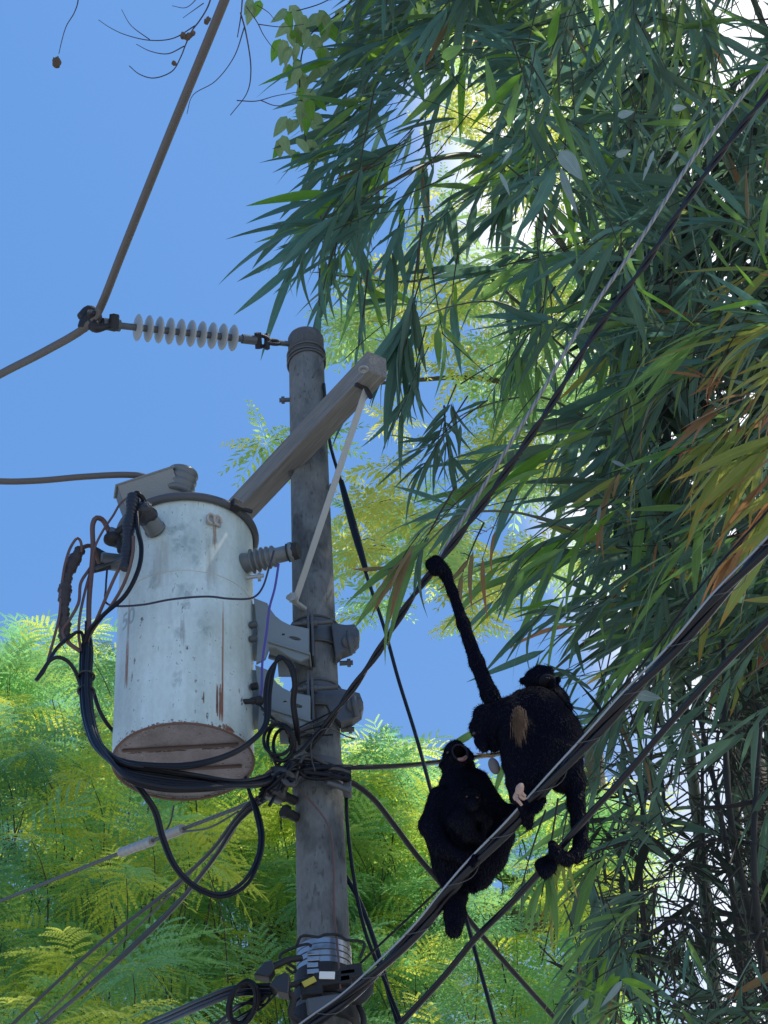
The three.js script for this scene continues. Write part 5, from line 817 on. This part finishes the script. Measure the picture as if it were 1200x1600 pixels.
{ // lower right: dark canes and twigs against white sky
  const t = thing('bamboo', 'dark open bamboo canes and twigs at lower right with white sky gaps', 'bamboo'), p = new Plant(104), rn = p.rn;
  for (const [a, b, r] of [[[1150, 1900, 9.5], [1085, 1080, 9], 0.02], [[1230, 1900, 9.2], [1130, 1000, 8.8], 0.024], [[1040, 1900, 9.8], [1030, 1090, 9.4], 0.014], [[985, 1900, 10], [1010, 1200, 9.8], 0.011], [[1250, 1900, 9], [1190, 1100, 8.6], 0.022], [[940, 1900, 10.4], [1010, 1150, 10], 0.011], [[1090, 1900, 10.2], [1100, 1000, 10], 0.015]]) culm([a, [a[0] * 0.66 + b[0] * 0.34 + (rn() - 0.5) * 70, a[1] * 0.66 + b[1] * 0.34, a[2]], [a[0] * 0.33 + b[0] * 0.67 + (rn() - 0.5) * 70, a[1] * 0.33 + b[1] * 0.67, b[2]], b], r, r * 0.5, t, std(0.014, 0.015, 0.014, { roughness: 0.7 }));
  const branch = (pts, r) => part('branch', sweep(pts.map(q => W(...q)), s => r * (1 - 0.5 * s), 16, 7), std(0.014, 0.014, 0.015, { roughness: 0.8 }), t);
  branch([[1205, 1245, 8.6], [1150, 1258, 8.6], [1100, 1262, 8.7]], 0.016); branch([[1200, 1440, 8.8], [1110, 1420, 8.9], [1060, 1400, 9]], 0.014); branch([[1200, 1330, 8.7], [1130, 1310, 8.9], [1070, 1330, 9], [1040, 1350, 9.1]], 0.012); branch([[1200, 1460, 8.7], [1120, 1470, 8.8], [1060, 1440, 9], [1010, 1460, 9.2]], 0.014);
  for (let i = 0; i < 330; i++) {          // criss-cross twigs
    const x = 920 + 330 * Math.sqrt(rn()), y = 1060 + rn() * 600, z = 8.4 + rn() * 2.2, a = rn() * 6.283, l = 30 + rn() * 110, q = W(x, y, z); p.twigs.push([q, W(x + Math.cos(a) * l, y + Math.sin(a) * l, z + (rn() - 0.5) * 0.3), 0.0035 + 0.006 * rn() * rn()]);
  }
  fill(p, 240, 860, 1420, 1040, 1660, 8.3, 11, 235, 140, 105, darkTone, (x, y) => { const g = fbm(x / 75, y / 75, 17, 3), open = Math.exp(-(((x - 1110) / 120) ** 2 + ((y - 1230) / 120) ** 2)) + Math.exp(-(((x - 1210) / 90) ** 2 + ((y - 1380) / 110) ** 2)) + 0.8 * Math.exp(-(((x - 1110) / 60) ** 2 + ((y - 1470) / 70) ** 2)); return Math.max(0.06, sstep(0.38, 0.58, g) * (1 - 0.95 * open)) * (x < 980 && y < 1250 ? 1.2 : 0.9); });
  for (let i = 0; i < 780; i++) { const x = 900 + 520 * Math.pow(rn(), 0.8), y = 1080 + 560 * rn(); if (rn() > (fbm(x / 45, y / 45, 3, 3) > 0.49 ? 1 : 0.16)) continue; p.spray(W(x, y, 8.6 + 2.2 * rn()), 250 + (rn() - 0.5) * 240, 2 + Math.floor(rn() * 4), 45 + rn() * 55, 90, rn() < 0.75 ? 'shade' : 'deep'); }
  const H = [[960, 1440, 8.2, 212, 9, 130, 50, 'mid'], [1000, 1400, 8.3, 205, 8, 130, 50, 'deep'], [850, 1380, 7.9, 258, 8, 120, 40, 'mid'], [820, 1370, 7.8, 250, 5, 90, 40, 'deep'], [900, 1300, 8.2, 225, 9, 130, 60, 'mid'], [930, 1350, 8.3, 230, 9, 120, 60, 'mid'], [870, 1400, 8, 262, 5, 130, 35, 'yellow'], [900, 1250, 8.4, 230, 8, 120, 60, 'deep'], [990, 1310, 8.4, 215, 6, 120, 60, 'deep'], [950, 1130, 8.2, 232, 8, 130, 60, 'deep'], [1000, 1100, 8.2, 225, 8, 140, 60, 'deep'], [1080, 1130, 8, 225, 8, 140, 60, 'deep'], [1180, 1130, 7.9, 225, 9, 150, 60, 'deep'], [930, 1510, 8.2, 220, 8, 100, 80, 'fresh'], [900, 1560, 8.2, 210, 9, 100, 90, 'mid'], [960, 1580, 8.1, 200, 8, 90, 90, 'mid'], [1010, 1020, 8.3, 220, 7, 120, 60, 'mid'], [1130, 1050, 8, 220, 8, 140, 60, 'deep']];
  for (const [x, y, z, a, n, l, s, tn] of H) p.spray(W(x, y, z), a, n, l, s, tn);
  const one = (x, y, a, l, tn, g = 4) => { const at = W(x, y, 8.0), r = a * Math.PI / 180; p.leaf(at, camRight.clone().multiplyScalar(Math.cos(r)).addScaledVector(camUp, Math.sin(r)), l * mpp(at), tn, g, camFwd.clone().negate()); };
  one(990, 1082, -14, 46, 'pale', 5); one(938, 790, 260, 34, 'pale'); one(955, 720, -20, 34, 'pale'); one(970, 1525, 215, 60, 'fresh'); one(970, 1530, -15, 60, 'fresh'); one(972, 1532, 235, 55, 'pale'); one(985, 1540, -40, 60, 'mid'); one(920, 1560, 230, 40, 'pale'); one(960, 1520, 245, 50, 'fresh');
  p.build(t);
}
{ // hanging sprays before and beside the cross arm
  const t = thing('bamboo', 'separate bamboo twigs hanging between crossarm end and the twisted cables', 'bamboo'), p = new Plant(105), rn = p.rn;
  culm([[900, 560, 9.4], [800, 480, 8.8], [700, 480, 8.2], [625, 515, 7.9]], 0.008, 0.003, t);
  culm([[930, 660, 9.2], [840, 620, 8.6], [740, 640, 8.2], [690, 670, 8]], 0.008, 0.003, t);
  culm([[900, 830, 8.6], [800, 800, 8], [720, 806, 7.7], [640, 875, 7.35], [600, 892, 7.2]], 0.008, 0.003, t);
  for (const q of [[540, 560, 8.4, 640, 480, 8.2], [650, 470, 8.1, 560, 640, 8.5], [860, 450, 8.6, 870, 690, 8.5], [800, 520, 8.6, 770, 670, 8.4], [720, 600, 8.3, 790, 560, 8.5], [690, 520, 8.3, 780, 600, 8.4]]) p.twigs.push([W(q[0], q[1], q[2]), W(q[3], q[4], q[5]), 0.004]);
  const H = [[628, 525, 7.75, 250, 12, 150, 46, 'teal'], [636, 540, 7.8, 262, 10, 170, 34, 'deep'], [612, 560, 7.85, 232, 8, 130, 46, 'deep'], [645, 600, 7.9, 255, 8, 130, 46, 'teal'], [628, 640, 7.9, 245, 7, 100, 50, 'deep'],
    [690, 672, 7.9, 250, 12, 90, 120, 'deep'], [680, 690, 7.9, 215, 9, 90, 90, 'deep'], [668, 720, 7.85, 236, 9, 100, 70, 'deep'], [700, 700, 7.95, 275, 8, 90, 60, 'deep'], [705, 808, 7.6, 190, 5, 120, 44, 'teal'], [700, 800, 7.65, 215, 5, 120, 44, 'teal'], [700, 790, 7.7, 150, 3, 80, 50, 'teal'],
    [640, 876, 7.3, 226, 7, 150, 36, 'mid'], [625, 888, 7.25, 236, 6, 110, 30, 'dry'], [652, 872, 7.35, 240, 4, 110, 40, 'deep'], [745, 760, 8, 205, 7, 150, 40, 'mid'], [760, 720, 8.1, 200, 6, 140, 44, 'teal'], [800, 600, 8.3, 258, 8, 110, 60, 'mid'], [770, 610, 8.2, 235, 5, 90, 60, 'deep'], [840, 560, 8.4, 262, 8, 120, 60, 'mid'], [810, 540, 8.5, 235, 6, 120, 60, 'mid'], [790, 680, 8.2, 230, 6, 120, 70, 'mid'], [690, 510, 8.4, 280, 4, 80, 40, 'mid'], [560, 540, 8.6, 262, 3, 90, 20, 'teal'], [500, 480, 8.5, 270, 2, 90, 10, 'teal'], [760, 860, 7.6, 245, 3, 90, 60, 'orange'], [730, 880, 7.5, 245, 4, 90, 50, 'dry']];
  for (const [x, y, z, a, n, l, s, tn] of H) p.spray(W(x, y, z), a, n, l, s, tn);
  const one = (x, y, z, a, l, tn, g = 4) => { const at = W(x, y, z), r = a * Math.PI / 180; p.leaf(at, camRight.clone().multiplyScalar(Math.cos(r)).addScaledVector(camUp, Math.sin(r)), l * mpp(at), tn, g, camFwd.clone().negate()); };
  one(600, 886, 7.25, 190, 50, 'dry', 4); one(775, 1182, 7.4, 176, 34, 'orange', 4); one(745, 1140, 7.6, 215, 70, 'mid', 4); one(790, 1190, 7.5, 250, 60, 'mid', 4); one(655, 510, 8, 10, 34, 'mid', 0); one(684, 512, 8, 272, 66, 'mid', 4);
  p.build(t);
}

// ------------------------------------------------------------------ feathery trees behind
const compound = (n, pin, wid, steps, droop) => {      // a leaf with n pairs of comb-like side leaves; unit length along x
  const P = [], I = [], q = (a, b, c, d) => { const k = P.length / 3; P.push(...a, ...b, ...c, ...d); I.push(k, k + 1, k + 2, k, k + 2, k + 3); };
  const at = t => [t, -droop * t * t, 0];
  for (let i = 0; i < 6; i++) { const a = at(i / 6), b = at((i + 1) / 6); q([a[0], a[1], -0.006], [b[0], b[1], -0.005], [b[0], b[1], 0.005], [a[0], a[1], 0.006]); }
  for (let i = 0; i < n; i++) for (const s of [-1, 1]) {
    const t = 0.1 + 0.88 * i / (n - 1), o = at(t), L = pin * (0.8 + 0.4 * hash3(i, s + 9, n)) * (0.55 + 0.45 * Math.sin(Math.PI * (0.2 + 0.7 * t))) * (1 - 0.35 * t), sl = 0.75 + 0.6 * t + 0.35 * (hash3(i, s + 5, n) - 0.5);
    const dx = sl / Math.hypot(1, sl), dz = s / Math.hypot(1, sl), pt = r => [o[0] + dx * L * r, o[1] - 0.42 * L * r * r, o[2] + dz * L * r];
    if (!steps) { const a = pt(0.12), b = pt(0.5), c = pt(1), w = wid * L; q(a, [b[0] - dz * w, b[1], b[2] + dx * w], c, [b[0] + dz * w, b[1], b[2] - dx * w]); continue; }
    for (let j = 0; j < steps; j++) { const r0 = (j + 0.1) / steps, r1 = (j + 0.78) / steps, a = pt(r0), b = pt(r1), w = wid * L * (0.65 + 0.5 * Math.sin(Math.PI * (j + 0.5) / steps));
      for (const e of [-1, 1]) q(a, b, [b[0] + e * dz * w + dx * w * 0.5, b[1] - w * 0.15, b[2] - e * dx * w + dz * w * 0.5], [a[0] + e * dz * w + dx * w * 0.5, a[1] - w * 0.15, a[2] - e * dx * w + dz * w * 0.5]); }
  }
  const g = new THREE.BufferGeometry(); g.setAttribute('position', new THREE.Float32BufferAttribute(P, 3)); g.setIndex(I); g.computeVertexNormals(); clean(g);
  return g;
};
const feather = [compound(7, 0.50, 0.066, 9, 0.45), compound(8, 0.46, 0.066, 9, 0.85), compound(6, 0.52, 0.07, 8, 0.22)].map(g => clean(g));
const neem = [compound(8, 0.30, 0.16, 0, 0.25), compound(7, 0.34, 0.17, 0, 0.5)].map(g => clean(g));
const featherM = new THREE.MeshPhysicalMaterial({ color: 0xffffff, roughness: 0.98, specularIntensity: 0.3, transmission: 0.5, thickness: 0, side: THREE.DoubleSide });
const featherTones = [[0.22, 0.44, 0.16], [0.17, 0.38, 0.19], [0.36, 0.52, 0.13], [0.60, 0.64, 0.10]].map(c => { const m = featherM.clone(); m.color.setRGB(...c.map(x => Math.min(0.8, x * 1.2))); return m; });  // the last, yellow tone has sunlight put into the frond colour
const neemTones = [[0.50, 0.70, 0.26], [0.42, 0.64, 0.28], [0.70, 0.70, 0.16]].map(c => { const m = featherM.clone(); m.color.setRGB(...c); return m; });
const topTree = x => { const T = [[-600, 960], [0, 962], [60, 955], [120, 966], [190, 985], [300, 1010], [430, 1040], [520, 1118], [570, 1120], [610, 1135], [650, 1168], [690, 1190], [760, 1200], [1000, 1190], [1400, 1180]]; let i = 0; while (i < T.length - 2 && x > T[i + 1][0]) i++; return mix(T[i][1], T[i + 1][1], (x - T[i][0]) / (T[i + 1][0] - T[i][0])); };
function featherTree(label, seed, x0, x1, zA, zB, clusters, trunkPx, limbs, yBot = 1750, geos = feather, mats = featherTones, size = [0.28, 0.46], inside = null, most = 130) {
  const t = thing('feathery_tree', label, 'tree'), rn = rng(seed), all = [], stems = [];
  const foot = W(trunkPx, 1500, (zA + zB) / 2 + 0.6), head = foot.clone().add(V(0.2, 2.2, 0.1)); foot.y = -0.05; const stemR = inside ? 0.004 : 0.006;
  const trunk = part('trunk', sweep([foot, foot.clone().lerp(head, 0.4).add(V(0.18, 0, 0)), foot.clone().lerp(head, 0.75).add(V(-0.1, 0, 0.1)), head], s => 0.24 * (1 - 0.65 * s), 24, 12), barkM, t);
  for (const l of limbs) part('limb', sweep([head.clone().lerp(foot, 0.15), ...l.map(q => W(...q))], s => 0.085 * (1 - 0.85 * s), 26, 8), barkM, trunk);
  for (let c = 0; c < clusters; c++) {
    const x = mix(x0, x1, rn()), top = inside ? 0 : topTree(x), y = inside ? mix(inside[0], inside[1], rn()) : mix(top + 32, yBot, Math.pow(rn(), 0.85)), z = mix(zA, zB, rn()) + (inside ? 0 : 0.6 * (y - top) / -400);
    if (inside && !inside[2](x, y, rn)) continue;
    if (!inside && rn() > 0.06 + 0.94 * sstep(0.40, 0.54, fbm(x / 130, y / 75, z * 0.8, 3)) * (y > 1400 ? 0.55 : 1)) continue;
    const at = W(x, y, z), n = 6 + Math.floor(rn() * 5), a0 = rn() * 6.28, tilt = (rn() - 0.5) * 0.6, hue = Math.min(mats.length - 1, Math.floor(sstep(0.3, 0.7, fbm(x / 110, y / 80, 40 + z * 0.3, 3) + (inside ? 0 : 0.12 * sstep(60, 0, y - top))) * mats.length));  // sunlit patches put into the colour: tone per cluster, yellower at the crown top
    stems.push([at.clone().add(inside ? V(0.1 + 0.2 * rn(), 0.06 + 0.1 * rn(), -0.1) : V((rn() - 0.5) * 0.4, -0.35 - 0.3 * rn(), -0.2 - 0.3 * rn())), at]);
    for (let i = 0; i < n; i++) {
      const a = a0 + i / n * 6.28 + rn() * 0.5, el = 0.15 + (rn() - 0.5) * 0.9 + tilt * Math.cos(a), X = V(Math.cos(a) * Math.cos(el), Math.sin(el), Math.sin(a) * Math.cos(el)), Y = V((rn() - .5) * 0.5, 1, (rn() - .5) * 0.5); Y.addScaledVector(X, -Y.dot(X)).normalize();
      const L = mix(size[0], size[1], rn()), m = new THREE.Matrix4().makeBasis(X.clone().multiplyScalar(L), Y.clone().multiplyScalar(L), X.clone().cross(Y).multiplyScalar(L)).setPosition(at);
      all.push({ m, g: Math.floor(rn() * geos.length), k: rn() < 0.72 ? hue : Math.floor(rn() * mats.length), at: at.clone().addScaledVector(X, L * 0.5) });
    }
  }
  for (const l of all) { const [x, y, d] = toPx(l.at); l.key = (x > -20 && x < 1220 && y > -20 && y < 1620 ? 0 : 100) + d; }
  all.sort((a, b) => a.key - b.key);
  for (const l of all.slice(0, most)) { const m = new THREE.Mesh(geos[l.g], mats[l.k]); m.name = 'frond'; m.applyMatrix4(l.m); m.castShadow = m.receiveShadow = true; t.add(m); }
  for (let g = 0; g < geos.length; g++) for (let k = 0; k < mats.length; k++) {
    const s = all.slice(most).filter(l => l.g === g && l.k === k); if (!s.length) continue;
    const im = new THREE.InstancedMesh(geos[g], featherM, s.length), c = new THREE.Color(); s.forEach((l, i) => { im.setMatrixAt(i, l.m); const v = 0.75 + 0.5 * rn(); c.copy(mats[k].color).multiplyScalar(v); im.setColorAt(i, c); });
    im.name = 'foliage'; im.userData.kind = 'stuff'; im.castShadow = im.receiveShadow = true; t.add(im);
  }
  part('stems', stems.map(([a, b]) => sweep([a, a.clone().lerp(b, 0.5).add(V(0.04, 0.05, 0)), b], s => stemR * (1 - 0.6 * s), 4, 5, false)), barkM, t).userData.kind = 'stuff';
  return t;
}
featherTree('broad feathery tree at lower left, its sunlit yellow crown beside the transformer', 201, -330, 330, 12.5, 17, 980, 90, [[[20, 1330, 14], [-60, 1180, 14.2]], [[120, 1330, 14.4], [200, 1230, 14.6], [300, 1200, 15]], [[60, 1250, 15], [40, 1100, 15.4]], [[170, 1440, 13.6], [260, 1400, 13.4]]]);
featherTree('feathery green tree behind the lower pole and under the drip loop', 202, 280, 640, 14, 18.5, 680, 400, [[[350, 1380, 15.5], [300, 1250, 16]], [[440, 1420, 15.2], [500, 1330, 15.4], [580, 1250, 15.8]], [[420, 1300, 16], [450, 1150, 16.4]], [[440, 1475, 14.2], [380, 1490, 14], [330, 1450, 14]], [[400, 1510, 14.2], [340, 1530, 14], [260, 1500, 13.8]]]);
featherTree('feathery tree behind the monkeys, reaching under the bamboo', 203, 560, 1000, 14, 18, 540, 930, [[[700, 1420, 15.4], [640, 1300, 15.6]], [[800, 1440, 15.2], [860, 1360, 15.4]], [[760, 1350, 16], [740, 1240, 16.2]]], 1750);
featherTree('light green small leaved tree between pole top and bamboo', 204, 410, 1010, 12, 14.2, 620, 1190, [[[1000, 760, 13.6], [800, 600, 13.4], [560, 600, 13.3]], [[1020, 700, 13.6], [860, 400, 13.8]]], 0, neem, neemTones, [0.26, 0.40],
  [20, 1010, (x, y, rn) => { const inE = y < 430 ? x > 640 : y < 560 ? x > 500 + (560 - y) * 0.3 : y < 640 ? x > 530 : y < 760 ? x > (y > 600 && y < 730 ? 410 : 520) : x > 545; const n = fbm(x / 90, y / 90, 3, 3); return inE && rn() < (x < 470 ? 0.35 : 1) * (y > 740 ? sstep(0.42, 0.6, n) * 0.75 : 0.12 + 0.88 * sstep(0.42, 0.56, n)) * (y > 930 ? 0.4 : 1); }], 120);

// ------------------------------------------------------------------ climbing plant with oval leaves at the bamboo's left rim, bare twigs against the sky
{
  const t = thing('climbing_plant', 'climber with pale oval leaves along the left rim of upper bamboo', 'climbing plant'), p = new Plant(301), rn = p.rn;
  const ovals = bladeGeo(0.24, 0.08, 0.18, 0.02, 6); leafGeos.push(ovals); const gi = leafGeos.length - 1;
  part('stem', sweep([[600, -60, 9.4], [530, 20, 9.1], [480, 60, 9], [468, 120, 9], [472, 170, 9], [478, 225, 9]].map(q => W(...q)), 0.005, 24, 6), twigM, t);
  part('stem', sweep([[560, -30, 9.2], [500, 6, 9.1], [452, 20, 9.1]].map(q => W(...q)), 0.004, 14, 6), twigM, t);
  for (const [x, y, n] of [[452, 12, 4], [470, 28, 5], [446, 66, 3], [462, 72, 4], [480, 50, 5], [460, 110, 3], [476, 120, 3], [468, 165, 3], [480, 175, 4], [472, 215, 3], [462, 230, 2], [490, 100, 3], [500, 20, 5], [520, 40, 4], [400, 0, 3], [484, 235, 3], [452, 40, 4], [460, 95, 4], [470, 140, 4], [455, 180, 3], [490, 150, 4], [500, 70, 4], [515, 95, 3], [448, 210, 3], [540, 10, 5]]) for (let i = 0; i < n; i++) {
    const at = W(x + (rn() - 0.5) * 22, y + (rn() - 0.5) * 14, 9 + (rn() - 0.5) * 0.3), a = (225 + rn() * 90) * Math.PI / 180;
    p.leaf(at, camRight.clone().multiplyScalar(Math.cos(a)).addScaledVector(camUp, Math.sin(a)).addScaledVector(camFwd, (rn() - 0.5) * 0.6), (26 + rn() * 14) * mpp(at), rn() < 0.75 ? 'vine' : 'fresh', gi, camFwd.clone().negate());
  }
  p.build(t, 200);
}
const twigSet = (label, lines, dry) => {
  const t = thing('bare_twig', label, 'twig');
  for (const [r, ...l] of lines) part('shoot', sweep(l.map(([x, y]) => W(x, y, 7.2)), s => r * (1 - 0.5 * s), l.length * 6, 6), std(0.05, 0.035, 0.04, { roughness: 0.8 }), t);
  for (const [x, y, w, h, a] of dry) { const c = W(x, y, 7.19), g = new THREE.IcosahedronGeometry(1, 3), q = g.attributes.position; for (let i = 0; i < q.count; i++) { const v = V().fromBufferAttribute(q, i), k = 0.35 + 1.2 * fbm(v.x * 2.2 + x, v.y * 2.2, v.z * 2.2 + y, 3); q.setXYZ(i, v.x * k * w * mpp(c), v.y * k * h * mpp(c), v.z * k * w * 0.6 * mpp(c)); } g.computeVertexNormals(); part('dried_leaf', g.rotateZ(a).translate(c.x, c.y, c.z), std(0.10, 0.062, 0.035, { roughness: 0.9 }), t); }
};
twigSet('single hanging twig with one brown dried leaf at top left', [[0.004, [118, -30], [122, 0], [116, 20], [104, 40], [97, 62], [92, 84]]], [[88, 98, 6.5, 13, 0.1]]);
twigSet('branching bare twigs with curled dried leaves left of overhead line', [[0.005, [334, -20], [325, 10], [312, 32], [300, 48], [290, 70], [282, 90], [268, 112], [240, 122], [218, 116], [202, 103]], [0.0035, [305, 40], [270, 60], [235, 63], [195, 54], [170, 42], [154, 31]], [0.003, [234, 62], [205, 40], [190, 15]], [0.0035, [288, 72], [262, 84], [235, 80], [213, 69]], [0.003, [318, 5], [290, 25], [286, 28]], [0.003, [315, -10], [290, 12], [269, 9]]], [[287, 56, 5, 9, 0.3], [295, 57, 5, 9, -0.3], [301, 52, 4, 7, 0], [324, 32, 4.5, 10, -0.2], [272, 99, 4, 6, 0.2]]);
twigSet('long bare twigs hanging right of overhead line at the top', [[0.005, [380, -30], [377, 20], [371, 58]], [0.0045, [376, 20], [384, 50], [392, 110], [386, 145], [360, 180]], [0.0035, [382, 42], [365, 90], [335, 128], [302, 148], [292, 178]], [0.0035, [385, 10], [402, 35], [412, 55], [430, 80]], [0.003, [402, 8], [420, 20], [429, 31]], [0.003, [404, 38], [440, 42], [475, 38]], [0.003, [370, 157], [400, 158], [430, 150], [470, 143]], [0.003, [408, 157], [430, 165], [460, 163]]], []);

for (const o of scene.children) o.traverse(m => { delete m.userData.J; delete m.userData.origin; });
renderer.render(scene, camera);
